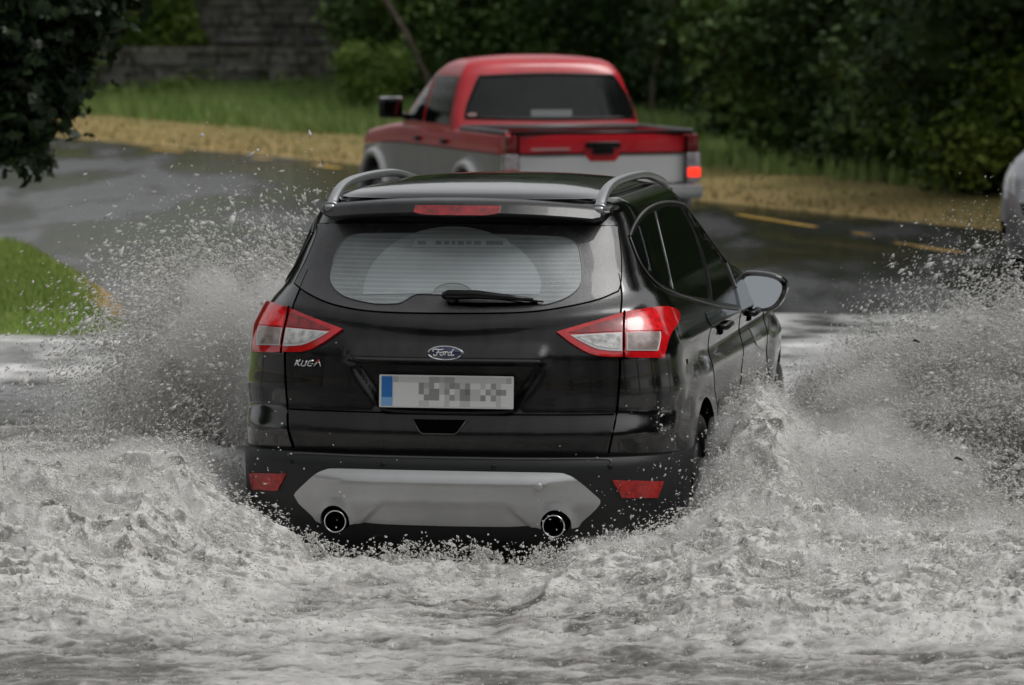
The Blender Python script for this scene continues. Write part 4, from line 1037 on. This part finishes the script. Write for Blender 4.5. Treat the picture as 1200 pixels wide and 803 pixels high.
for s in (-1, 1):
    bm = bmesh.new(); add_box(bm, (s*.80, .03, .862), (.125, .12, .26), bevel=.02); lp = mesh_bm('tail_lamp', bm, mat('pale lamp lens', (.33, .30, .31), .2, coat=1, var=.3, vscale=20), pk, angle=R(40))
    bm = bmesh.new(); add_box(bm, (s*.803, .028, .825), (.122, .124, .09), bevel=.018)
    lit = mat('lit brake lens', (.8, .05, .02), .3, emit=(1, .035, .018), estr=1.1) if s > 0 else mat('unlit brake lens', (.30, .10, .10), .2, coat=1)
    mesh_bm('brake_lens', bm, lit, lp, angle=R(40))
    bm = bmesh.new(); add_box(bm, (s*.80, .035, 1.07), (.10, .1, .15), bevel=.015); mesh_bm('corner_cap', bm, mat('dark red corner', (.16, .008, .010), .3, coat=1), pk, angle=R(40))
bm = bmesh.new(); add_box(bm, (0, -.06, .665), (1.70, .16, .12), bevel=.03); add_box(bm, (0, -.03, .56), (1.3, .1, .1), bevel=.02); mesh_bm('rear_bumper', bm, mat('pale bumper', (.55, .56, .57), .25, metal=.6), pk, angle=R(40))
rwn = patch('rear_window', smooth_poly([(546, 138, 1), (549, 122), (562, 90, 1), (640, 87), (718, 89, 1), (733, 112), (743, 138, 1), (640, 139.5)], 4), 'px', bc_, mat('cab rear glass', (.008, .010, .010), .06, spec=.3, var=.5, vscale=1.5), pk, off=.006, thick=.01, step=12, frame=pf)
strip('window_seal', smooth_poly([(546, 138, 1), (549, 122), (562, 90, 1), (640, 87), (718, 89, 1), (733, 112), (743, 138, 1), (640, 139.5)], 4), 'px', bc_, M['black_trim'], rwn, rad=.014, off=.006, frame=pf, closed=True)
patch('window_sticker', [(622, 129), (670, 129), (670, 137), (622, 137)], 'px', bc_, mat('pale sheet on shelf', (.13, .16, .16), .5), rwn, off=.009, thick=.002, step=12, frame=pf)
patch('window_sticker', [(548, 133), (558, 133), (558, 137.5), (547, 137.5)], 'px', bc_, mat('small sticker', (.35, .22, .22), .5), rwn, off=.009, thick=.002, step=12, frame=pf)
for s in (-1, 1):
    sw = patch('side_window', [(1.68, 1.19), (2.46, 1.19), (2.46, 1.60), (1.80, 1.60)], 'side', bc_, M['glass_dark'], pk, off=.005, thick=.01, step=.08, sidesign=s)
    sw = patch('side_window', [(2.54, 1.19), (3.24, 1.19), (2.84, 1.56), (2.54, 1.60)], 'side', bc_, M['glass_dark'], pk, off=.005, thick=.01, step=.08, sidesign=s)
    for yy in (1.78, 2.62):
        bm = bmesh.new(); add_box(bm, (s*.875, yy, 1.04), (.03, .15, .04), bevel=.01); mesh_bm('door_handle', bm, M['black_trim'], pk)
    bm = bmesh.new(); add_box(bm, (s*1.0, 3.02, 1.30), (.22, .09, .19), bevel=.035); mr = mesh_bm('wing_mirror', bm, M['black_trim'], pk, angle=R(50))
    bm = bmesh.new(); add_box(bm, (s*1.0, 2.973, 1.30), (.17, .006, .14), bevel=.002); mesh_bm('mirror_glass', bm, M['mirror_glass'], mr, smooth=False)
    bm = bmesh.new(); add_box(bm, (s*1.0, 3.03, 1.375), (.21, .09, .045), bevel=.02); mesh_bm('mirror_cap', bm, M['chrome'], mr, angle=R(50))
    bm = bmesh.new(); tube(bm, [(s*.80, 3.08, 1.20), (s*.93, 3.03, 1.25)], .03, n=8); mesh_bm('mirror_arm', bm, M['black_trim'], mr)
    for yy in (.98, 3.92):
        wheel(pk, s*.78, yy, .37, .26, s)
        bm = bmesh.new()
        pts = [(s*.905, yy+.475*math.cos(a), .40+.475*math.sin(a)) for a in np.linspace(R(-8), R(188), 20)]
        tube(bm, pts, .045, n=8, sx=1.0, sz=.9); mesh_bm('arch_flare', bm, P_sil2, pk)
        bm = bmesh.new(); lathe(bm, [(.5*s, .001), (.5*s, .435), (.84*s, .435)], c=(0, yy, .40), n=30)
        bmesh.ops.delete(bm, geom=[f for f in bm.faces if all(abs(v.co.x-.84*s) < 1e-3 for v in f.verts)], context='FACES'); mesh_bm('wheel_arch_liner', bm, M['liner'], pk)
patch('windscreen', [(-.68, 1.2), (.68, 1.2), (.56, 1.62), (-.56, 1.62)], 'front', bc_, M['glass_dark'], pk, off=.005, thick=.01, step=.1)
patch('headlamp', [(.5, .72), (.78, .72), (.78, .86), (.5, .88)], 'front', bl_, M['clear_lens'], pk, off=.006, thick=.01, step=.05, mirror=True)
patch('grille', [(-.42, .70), (.42, .70), (.42, .88), (-.42, .88)], 'front', bl_, M['black_trim'], pk, off=.006, thick=.01, step=.05)

# ============================================================ silver car at the right edge
SROT = R(180-38)
sv = empty('silver_car', 'silver car at the right edge, only the nose and a tyre showing beyond the spray', 'car', (0, 0, 0), SROT)
P_s = mat('silver car paint', (.40, .41, .43), .3, metal=.6, coat=.6)
SL = [(.20, .12, 4.02, .80, .4, .7), (.30, .05, 4.12, .83, .4, .75), (.50, .0, 4.15, .85, .4, .75), (.62, .0, 4.14, .85, .4, .75), (.78, .02, 4.06, .85, .42, .72), (.90, .04, 3.92, .84, .42, .68), (.98, .06, 3.7, .83, .42, .62), (1.04, .08, 3.35, .80, .45, .6), (1.08, .10, 3.0, .78, .45, .5), (1.2, .14, 2.8, .74, .45, .45),
      (1.4, .28, 2.4, .65, .42, .4), (1.47, .36, 2.2, .58, .4, .4), (1.51, .5, 2.0, .42, .4, .4), (1.53, .9, 1.5, .1, .2, .2)]
zs_ = np.linspace(.20, 1.53, 110); Vs, Fs = shell(zs_, interp_levels(SL, zs_, 1), nr=30, ns=60, nf=34)
cs = lambda: [cyl_cutter(.5, 1.2, .75, .32, .36), cyl_cutter(-1.2, -.5, .75, .32, .36), cyl_cutter(.5, 1.2, 3.28, .32, .36), cyl_cutter(-1.2, -.5, 3.28, .32, .36)]
Rz = np.array(Matrix.Rotation(SROT, 3, 'Z')); W = Vs@Rz.T
X0, Y0 = 0, 39.0
k = Vs[:, 2] < .9
for _ in range(12):
    px = 600+(W[k, 0]+X0)/(W[k, 1]+Y0)*5333.3; X0 += (1173-px.min())*Y0/5333.3
    j = np.argmin(px); Y0 += 37.0-(W[k, 1][j]+Y0)
sv.location = (X0, Y0, 0); sv.scale = (1, 1, 1.13)
make_shell('body', Vs, Fs, P_s, sv, cs()); bs_ = bvh_of(Vs, Fs)
for s in (-1, 1):
    for yy in (.75, 3.28):
        wheel(sv, s*.745, yy, .31, .2, s)
        bm = bmesh.new(); lathe(bm, [(.5*s, .001), (.5*s, .355), (.80*s, .355)], c=(0, yy, .32), n=30)
        bmesh.ops.delete(bm, geom=[f for f in bm.faces if all(abs(v.co.x-.80*s) < 1e-3 for v in f.verts)], context='FACES'); mesh_bm('wheel_arch_liner', bm, M['liner'], sv)
    patch('side_window', [(.7, 1.1), (2.5, 1.1), (1.9, 1.38), (.9, 1.38)], 'side', bs_, M['glass_dark'], sv, off=.005, thick=.01, step=.1, sidesign=s)
    bm = bmesh.new(); add_box(bm, (s*.93, 2.45, 1.12), (.2, .1, .13), bevel=.04); mesh_bm('wing_mirror', bm, P_s, sv, angle=R(50))
patch('windscreen', [(-.6, 1.12), (.6, 1.12), (.5, 1.42), (-.5, 1.42)], 'front', bs_, M['glass_dark'], sv, off=.005, thick=.01, step=.08)
patch('rear_window', [(-.56, 1.14), (.56, 1.14), (.46, 1.40), (-.46, 1.40)], 'rear', bs_, M['glass_dark'], sv, off=.005, thick=.01, step=.08)
patch('headlamp', [(.50, .66), (.80, .70), (.78, .86), (.56, .80)], 'front', bs_, M['lens_rim'], sv, off=.008, thick=.01, step=.04, mirror=True)
patch('fog_lamp', [(.62, .36), (.76, .38), (.76, .46), (.62, .46)], 'front', bs_, M['dark_hole'], sv, off=.006, thick=.01, step=.04, mirror=True)
patch('grille', [(-.4, .60), (.4, .60), (.36, .52), (-.36, .52)], 'front', bs_, M['black_trim'], sv, off=.006, thick=.01, step=.05)
patch('tail_lamp', [(.58, .82), (.78, .82), (.76, 1.02), (.62, 1.02)], 'rear', bs_, M['red_lens'], sv, off=.008, thick=.01, step=.04, mirror=True)
# ============================================================ flood water
WL = .10
Kx, Ky, Kr = KLOC[0], KLOC[1], -KROT
def to_car(X, Y):
    dx, dy = X-Kx, Y-Ky; c, s = math.cos(KROT), math.sin(KROT)
    return dx*c+dy*s, -dx*s+dy*c
def from_car(x, y):
    c, s = math.cos(KROT), math.sin(KROT); return Kx+x*c-y*s, Ky+x*s+y*c
def gauss(X, Y, cx, cy, sx, sy, a=0):
    ca, sa = math.cos(a), math.sin(a); dx, dy = X-cx, Y-cy
    u, v = dx*ca+dy*sa, -dx*sa+dy*ca
    return np.exp(-.5*((u/sx)**2+(v/sy)**2))
def churn_h(X, Y):
    x, y = to_car(X, Y)
    # ridge kicked up right behind the bumper
    rid = np.interp(x, [-1.5, -1.05, -.86, -.72, -.60, -.45, -.2, .05, .30, .50, .60, .72, .9, 1.2, 1.7], [.34, .28, .17, .20, .18, .09, .08, .10, .08, .09, .17, .18, .22, .32, .26])
    back = np.exp(-.5*((y+.28)/.16)**2)*(y > -.28)+np.exp(-.5*((y+.28)/.75)**2)*(y <= -.28)
    h = rid*back*.9
    h += .56*gauss(X, Y, *from_car(1.13, .95), .19, .60)+.22*gauss(X, Y, *from_car(-1.12, .15), .18, .35)+.30*gauss(X, Y, *from_car(1.3, 2.4), .35, .9)+.40*gauss(X, Y, *from_car(1.45, 3.9), .40, .5)
    h += .30*gauss(X, Y, *from_car(-1.30, 1.0), .32, .6)+.30*gauss(X, Y, *from_car(-1.5, 3.4), .45, .8)
    h += .16*gauss(X, Y, 2.1, 18.3, .8, .5)+.14*gauss(X, Y, -2.1, 17.8, .7, .5)+.07*gauss(X, Y, 1.6, 16.6, .7, .3, .2)+.06*gauss(X, Y, -1.4, 16.4, .8, .3, -.2)
    return h, x, y
xs = np.arange(-3.1, 3.1, .0085); ys = np.concatenate([np.arange(14.3, 19.6, .0105), np.arange(19.6, 24.5, .03)])
X, Y, F = grid(xs, ys)
h, cx, cy = churn_h(X, Y)
wx = .12*fbm(X*2.1, Y*1.5, oct=3); wy = .12*fbm(X*2.1+40, Y*1.5, oct=3)
amp = .024+.42*np.clip(h, 0, .34)
n1 = fbm((X+wx)*3.0, (Y+wy)*4.6, oct=4, gain=.55, ridged=True)
n2 = fbm((X+wx)*8+2*wy, (Y+wy)*20, oct=4, gain=.58, ridged=True)
n3 = fbm(X*40, Y*70, oct=3, gain=.6)
rel = np.clip(h/.2, 0, 1)
Z = WL + h + amp*(n1-.45)*.72 + (.012+.019*rel)*(n2-.4) + (.0025+.003*rel)*n3
calm = .022*fbm(X*2.0, Y*6.5, oct=4)+.013*fbm(X*6, Y*20, oct=3)
Z += calm*(1-rel)
inside = sstep(.90, .84, np.abs(cx))*sstep(-.0, .10, cy)*sstep(4.6, 4.4, cy)
Z = Z*(1-inside)+(WL+.01)*inside
# steep crests lean sideways so the sheet is not a plain height field
Xd = X+(.05*fbm(X*9, Y*7+5, oct=3)+.02*fbm(X*30, Y*20, oct=2))*rel*(1-inside); Yd = Y+(.05*fbm(X*9+30, Y*7, oct=3))*rel*(1-inside)-.05*n2*rel*(1-inside)
foam = .24+.85*rel*1+.45*(n2-.35)+.65*fbm(X*1.1+9, Y*2.6, oct=5)+.55*fbm(X*4, Y*18, oct=5, gain=.6)
foam = np.clip(foam, 0, 1)
WATER_LO, WATER_HI = (.115, .108, .095), (.60, .595, .58)
mch = attr_mat('churned water', [(0, (.085, .082, .074)), (.22, (.17, .163, .15)), (.45, (.36, .35, .335)), (.72, (.48, .472, .452)), (1, (.57, .56, .54))], 'foam', nmix=.20, nscale=22, stretch=(1, 2.2, 1), rough=.3, rough_attr=(.08, .6), bump=.2, bscale=45, spec=.5)
xe = np.arange(-3.1, 3.1, .0085)
ch = mesh_np('churned_water', np.stack([Xd, Yd, Z], -1).reshape(-1, 3), F, mch, attrs={'foam': foam.ravel()}); tag(ch, 'white foaming muddy flood water churned up behind and beside the black car', 'water', kind='stuff')
# the rest of the flood: rippled sheet out to the rising road
def flood(name, xs, ys, lift):
    X, Y, F = grid(xs, ys)
    Zf = WL-.004+.010*fbm(X*1.3, Y*3.2, oct=4)+.005*fbm(X*5, Y*15, oct=3)
    wave = np.exp(-.5*((Y-29.0-.25*np.sin(X*1.3)+.0*X)/.35)**2)*.05+np.exp(-.5*((Y-27.3+.2*np.sin(X*1.7+1))/.25)**2)*.04
    Zf += wave*sstep(1.2, -1.0, X)
    fo = .10+.85*fbm(X*.9+4, Y*.7, oct=5)+.55*fbm(X*2.5, Y*1.6, oct=4)
    fo += sstep(.4, -1.6, X)*(.62*np.exp(-.5*((Y-29.2)/1.1)**2)+.5*np.exp(-.5*((Y-27.4)/.45)**2))
    fo += .45*fbm(X*3.5+7, Y*4, oct=4)*sstep(24, 27, Y)
    fo += sstep(.2, .8, X)*(.62*sstep(24, 27, Y)*sstep(33.8, 33, Y))+.5*sstep(24.5, 22, Y)*sstep(3.2, 1.2, np.abs(X-.2))
    hole = (np.abs(X) < 3.05) & (Y > 14.4) & (Y < 24.4)
    keep = ~hole.ravel()[F].all(1)
    mfl = attr_mat('rippled flood water', [(0, (.035, .036, .034)), (.35, (.10, .10, .095)), (.62, (.34, .34, .33)), (1, (.66, .66, .655))], 'foam', nmix=.22, nscale=7, stretch=(1, .55, 1), rough=.2, rough_attr=(.07, .6), bump=.5, bscale=9, spec=.5)
    return mesh_np(name, np.stack([X, Y, Zf], -1).reshape(-1, 3), F[keep], mfl, attrs={'foam': np.clip(fo, 0, 1).ravel()})
w = flood('water', np.concatenate([np.linspace(-40, -6, 60), np.arange(-5.9, 5.9, .035), np.linspace(6, 40, 60)]), np.concatenate([np.linspace(-20, 13, 40), np.arange(13.3, 35.5, .05)]), 0); tag(w, kind='structure')

# ------------------------------------------------------------ spray: drops and ligaments thrown from the wheels
def drops(P, V, r, stretch):
    """slim five-cornered drops drawn out along their flight"""
    n = len(P); d = V/(np.linalg.norm(V, axis=1)[:, None]+1e-6)
    a = np.cross(d, rng.normal(size=(n, 3))); a /= np.linalg.norm(a, axis=1)[:, None]+1e-9; b = np.cross(d, a)
    r = r[:, None]; L = r*stretch[:, None]
    W = np.zeros((n, 5, 3)); W[:, 0] = P-d*L; W[:, 4] = P+d*L
    for k in range(3):
        t = 2*PI*k/3; W[:, 1+k] = P+(a*math.cos(t)+b*math.sin(t))*r*1.15
    f = np.array([[0, 2, 1], [0, 3, 2], [0, 1, 3], [4, 1, 2], [4, 2, 3], [4, 3, 1]])
    F = (np.arange(n)[:, None, None]*5+f[None]).reshape(-1, 3)
    return W.reshape(-1, 3), F
def fine(P, V, r):
    """four-cornered specks for the finest spray"""
    n = len(P); a = rng.normal(size=(n, 3, 3)); c = np.stack([a[:, 0], a[:, 1], a[:, 2], -a.sum(1)], 1); c /= np.linalg.norm(c, axis=2)[:, :, None]
    d = V/(np.linalg.norm(V, axis=1)[:, None]+1e-6); c = c+d[:, None]*(c*d[:, None]).sum(2)[:, :, None]*1.2
    W = P[:, None]+c*r[:, None, None]*1.35
    F = (np.arange(n)[:, None, None]*4+np.array([[0, 1, 2], [0, 2, 3], [0, 3, 1], [1, 3, 2]])[None]).reshape(-1, 3)
    return W.reshape(-1, 3), F
def jets(nj, per, src, ssig, vlo, vhi, tmax, vexp=1.0, spread=.07, r0=.0045, tmin=.02, vcorr=None):
    """ballistic jets: each a string of drops that left the same spot"""
    S = np.array(src)+rng.normal(size=(nj, 3))*np.array(ssig)
    q = rng.random((nj, 3)); q[:, 2] = q[:, 2]**vexp
    V = np.array(vlo)+q*(np.array(vhi)-np.array(vlo))
    if vcorr is not None: V = vcorr(V, q)
    k = np.repeat(np.arange(nj), per); m = len(k)
    tm = tmax*(.35+.65*rng.random(nj)); t = tmin+(tm[k])*rng.random(m)**.85
    Vp = V[k]*(1+rng.normal(size=(m, 3))*spread)
    P = S[k]+Vp*t[:, None]; P[:, 2] -= 4.9*t*t
    # bunching by turbulence
    w = .10*t[:, None]**.5
    N = np.stack([perlin(P[:, 0]*6+o, P[:, 1]*6, P[:, 2]*6+o) for o in (0, 31, 77)], 1); N2 = np.stack([perlin(P[:, 0]*17+o, P[:, 1]*17, P[:, 2]*17+o) for o in (5, 41, 97)], 1)
    P = P+N*w*1.1+N2*w*.5+rng.normal(size=(m, 3))*(.006+.02*t[:, None])
    Vf = Vp.copy(); Vf[:, 2] -= 9.8*t; Vf += N*2.5
    r = r0*np.exp(rng.normal(size=m)*.45)
    ok = P[:, 2] > WL-.01
    cx, cy = to_car(P[:, 0], P[:, 1])
    hw = np.interp(P[:, 2], [0, .6, 1.0, 1.2, 1.6], [.93, .94, .93, .84, .70])
    ok &= ~((np.abs(cx) < hw) & (cy > -.04) & (cy < 4.6))
    return P[ok], Vf[ok], r[ok]
def emit(name, parts, m, label, cat='spray', st=(1.0, 2.6), mist=None):
    P = np.concatenate([p[0] for p in parts]); V = np.concatenate([p[1] for p in parts]); r = np.concatenate([p[2] for p in parts])
    s = rng.uniform(*st, len(P)); W, F = drops(P, V, r, s)
    if mist:
        P = np.concatenate([p[0] for p in mist]); V = np.concatenate([p[1] for p in mist]); r = np.concatenate([p[2] for p in mist])
        W2, F2 = fine(P, V, r); F = np.concatenate([F, F2+len(W)]); W = np.concatenate([W, W2])
    o = mesh_np(name, W, F, m, smooth=True); tag(o, label, cat, kind='stuff'); return o
def drop_mat(name, lo, hi):
    # white water: lit from every side, so half of the light passes through each drop
    m = bpy.data.materials.new(name); nt, b, out = nodes(m); L = nt.links
    ge = nt.nodes.new('ShaderNodeNewGeometry'); r = nt.nodes.new('ShaderNodeMix'); r.data_type = 'RGBA'
    L.new(ge.outputs['Random Per Island'], r.inputs['Factor']); r.inputs['A'].default_value = (*lo, 1); r.inputs['B'].default_value = (*hi, 1)
    L.new(r.outputs['Result'], b.inputs['Base Color']); b.inputs['Roughness'].default_value = .3
    t = nt.nodes.new('ShaderNodeBsdfTranslucent'); L.new(r.outputs['Result'], t.inputs['Color'])
    mx = nt.nodes.new('ShaderNodeMixShader'); mx.inputs[0].default_value = .62; L.new(b.outputs[0], mx.inputs[1]); L.new(t.outputs[0], mx.inputs[2]); L.new(mx.outputs[0], out.inputs['Surface'])
    return m
MD = drop_mat('spray drops', (.82, .81, .79), (.94, .935, .92))
FL, FRt = from_car(-.90, 3.45), from_car(.92, 3.55)
RL, RRt = from_car(-.95, .95), from_car(.97, .85)
def vl(V, q):
    V = V.copy(); V[:, 2] *= (1.0-.16*(1-q[:, 0])); return V
def left(n, per, r0):
    return [jets(int(700*n), int(400*per), (FL[0], FL[1]-.2, .12), (.10, .35, .03), (-.3, -1.6, 1.4), (-2.35, .6, 4.4), .80, .62, r0=r0, vcorr=vl),
            jets(int(420*n), int(300*per), (RL[0]-.05, RL[1], .12), (.08, .3, .03), (-.4, -1.2, .5), (-3.1, .3, 2.3), .55, .9, r0=r0),
            jets(int(130*n), int(100*per), (FL[0], FL[1]-.3, .12), (.1, .3, .03), (-.6, -1.2, 3.3), (-2.0, .3, 4.8), .9, 1.0, spread=.08, r0=r0)]
emit('spray', left(1, 1, .0034), MD, 'grey water spray bursting up left of the black car', st=(1.2, 3.6), mist=left(1, 2.0, .0017))
def vc(V, q):
    V = V.copy(); V[:, 2] *= (.70+.34*q[:, 0]); return V
def right(n, per, r0):
    return [jets(int(850*n), int(400*per), (FRt[0]+.02, FRt[1]-.1, .12), (.10, .35, .03), (.5, -1.4, 1.2), (4.6, .9, 4.12), .78, .60, r0=r0, vcorr=vc),
            jets(int(500*n), int(300*per), (RRt[0]+.02, RRt[1], .12), (.06, .25, .03), (.1, -1.3, .6), (3.4, .3, 2.7), .60, .85, r0=r0),
            jets(int(120*n), int(90*per), (FRt[0]+.1, FRt[1], .12), (.1, .3, .03), (1.8, -.8, 3.5), (4.2, .5, 4.7), .9, 1.0, spread=.08, r0=r0)]
emit('spray', right(1, 1, .0034), MD, 'wide wall of grey spray thrown out right of the black car', st=(1.0, 2.6), mist=right(1, 2.0, .0017))
# froth flicked up from the churned surface and the fringe along the bumper
m_ = 420000; X = rng.uniform(-2.7, 2.7, m_); Y = rng.uniform(14.5, 19.4, m_); h, cx, cy = churn_h(X, Y)
keep = (rng.random(m_) < .05+np.clip(h-.03, 0, .3)*3.2) & ~((np.abs(cx) < .95) & (cy > -.03)); X, Y, h = X[keep], Y[keep], h[keep]
lift = np.abs(rng.normal(size=len(X)))*(.008+.20*np.clip(h, 0, .35)); P = np.stack([X, Y, WL+h*(1.0)+lift-.01], 1)
fv = np.stack([perlin(P[:, 0]*3, P[:, 1]*3)*2+.9*np.sign(P[:, 0]-Kx), perlin(P[:, 0]*3+50, P[:, 1]*3)*1.2, .35+perlin(P[:, 0]*4+90, P[:, 1]*4)], 1)+rng.normal(size=P.shape)*.35
emit('froth', [(P, fv, .0021*np.exp(rng.normal(size=len(P))*.45))], MD, 'white froth drops jumping off the churned water behind the black car', 'froth', (1, 3.2))
fr = []
for x0, vz, n_, per in ((-.86, 1.0, 40, 60), (-.70, 1.0, 50, 60), (-.50, 1.0, 40, 50), (-.1, 1.1, 60, 50), (.15, 1.1, 50, 50), (.45, 1.2, 50, 50), (.62, 1.4, 60, 70), (.78, 1.15, 70, 70)):
    a, b = from_car(x0, -.20); fr.append(jets(n_, per, (a, b, .18), (.07, .06, .03), (-.9, -.7, .3), (.9, .3, vz),   .45, 1.2, spread=.15, r0=.0028, tmin=.0))
a, b = from_car(1.02, .3); fr.append(jets(60, 30, (a, b, .3), (.05, .4, .1), (-1.4, -1.0, 1.0), (1, 0, 2.4), .6, 1.4, spread=.2, r0=.0022))
a, b = from_car(-1.0, .2); fr.append(jets(40, 20, (a, b, .3), (.05, .3, .1), (-.6, -1.2, 1.0), (1.4, 0, 3.0), .6, 1.4, spread=.2, r0=.0022))
emit('splash_fringe', fr, MD, 'ragged fringe of splashes and flying drops under the silver skid panel', 'splash', (1, 2.4))

# fine mist hanging in each plume: soft closed puffs of thin scattering air
def puffs(name, pts, rad, dens_, label, n=70, vox=.035):
    b = bmesh.new(); bmesh.ops.create_icosphere(b, subdivisions=3, radius=1); IV = np.array([v.co[:] for v in b.verts]); IF = np.array([[v.index for v in f.verts] for f in b.faces]); b.free()
    V, F, o = [], [], 0; c = pts[rng.choice(len(pts), n, replace=False)]
    for i, p in enumerate(c):
        rr = rad*rng.uniform(.6, 1.3); d = 1+.55*perlin(IV[:, 0]*2+i*3.1, IV[:, 1]*2, IV[:, 2]*2)+.25*perlin(IV[:, 0]*5+i, IV[:, 1]*5, IV[:, 2]*5)
        V.append(p+IV*d[:, None]*rr); F.append(IF+o); o += len(IV)
    m = bpy.data.materials.new(name); nt, bs, out = nodes(m); nt.nodes.remove(bs)
    pv = nt.nodes.new('ShaderNodeVolumeScatter'); pv.inputs['Color'].default_value = (.97, .97, .965, 1); pv.inputs['Density'].default_value = dens_; pv.inputs['Anisotropy'].default_value = .2
    nt.links.new(pv.outputs[0], out.inputs['Volume'])
    ob = mesh_np(name, np.concatenate(V), np.concatenate(F), m)
    md = ob.modifiers.new('r', 'REMESH'); md.mode = 'VOXEL'; md.voxel_size = vox
    bpy.context.view_layer.update(); me = bpy.data.meshes.new_from_object(ob.evaluated_get(bpy.context.evaluated_depsgraph_get())); ob.modifiers.clear(); ob.data = me
    if not me.materials: me.materials.append(m)
    tag(ob, label, 'mist', kind='stuff'); return ob
def body_clear(P, mar): cx, cy = to_car(P[:, 0], P[:, 1]); return P[~((np.abs(cx) < .95+mar) & (cy > -.3) & (cy < 4.7)) & (P[:, 2] > .15)]
def dense_part(parts, q):
    P = np.concatenate([p[0] for p in parts[:2]]); P = P[rng.choice(len(P), 6000, replace=False)]
    d = np.array([(np.abs(P-p).max(1) < .13).sum() for p in P]); return P[d > np.quantile(d, q)]
LP_ = dense_part(left(.2, .5, .003), .08); RP_ = dense_part(right(.2, .5, .003), .08)
puffs('mist', body_clear(LP_, .06), .125, 2.6, 'soft grey mist inside the spray plume left of the black car', n=700)
puffs('mist', body_clear(RP_, .12), .13, 1.45, 'soft grey mist inside the spray plume right of the black car', n=1000)

X = rng.uniform(-2.6, 2.6, 9000); Y = rng.uniform(16.6, 19.6, 9000); h, cx, cy = churn_h(X, Y)
k = rng.random(9000) < (np.clip(h-.12, 0, .4)*3)
Pm = body_clear(np.stack([X, Y, WL+h+.01], -1)[k], .02)
puffs('mist', Pm, .065, 3.2, 'thin mist lying over the churned foam beside and behind the black car', n=min(420, len(Pm)-1), vox=.025)
# scraps of leaf and bark flung up with the spray
for (X_, Y_, Z_, L_, lb) in ((1.667, 18.7, 1.0, .030, 'small dark scrap flying in the upper part of the right-hand spray'), (1.80, 18.25, .56, .036, 'dark bit of twig caught low in the right-hand spray')):
    bm = bmesh.new(); tube(bm, [(-L_/2, 0, 0), (-L_/5, .004, .004), (L_/4, 0, -.002), (L_/2, -.003, -.006)], [.003, .008, .007, .002], n=7, sx=1, sz=.7)
    o = mesh_bm('debris', bm, bark); o.location = (X_, Y_, Z_); tag(o, lb, 'debris')
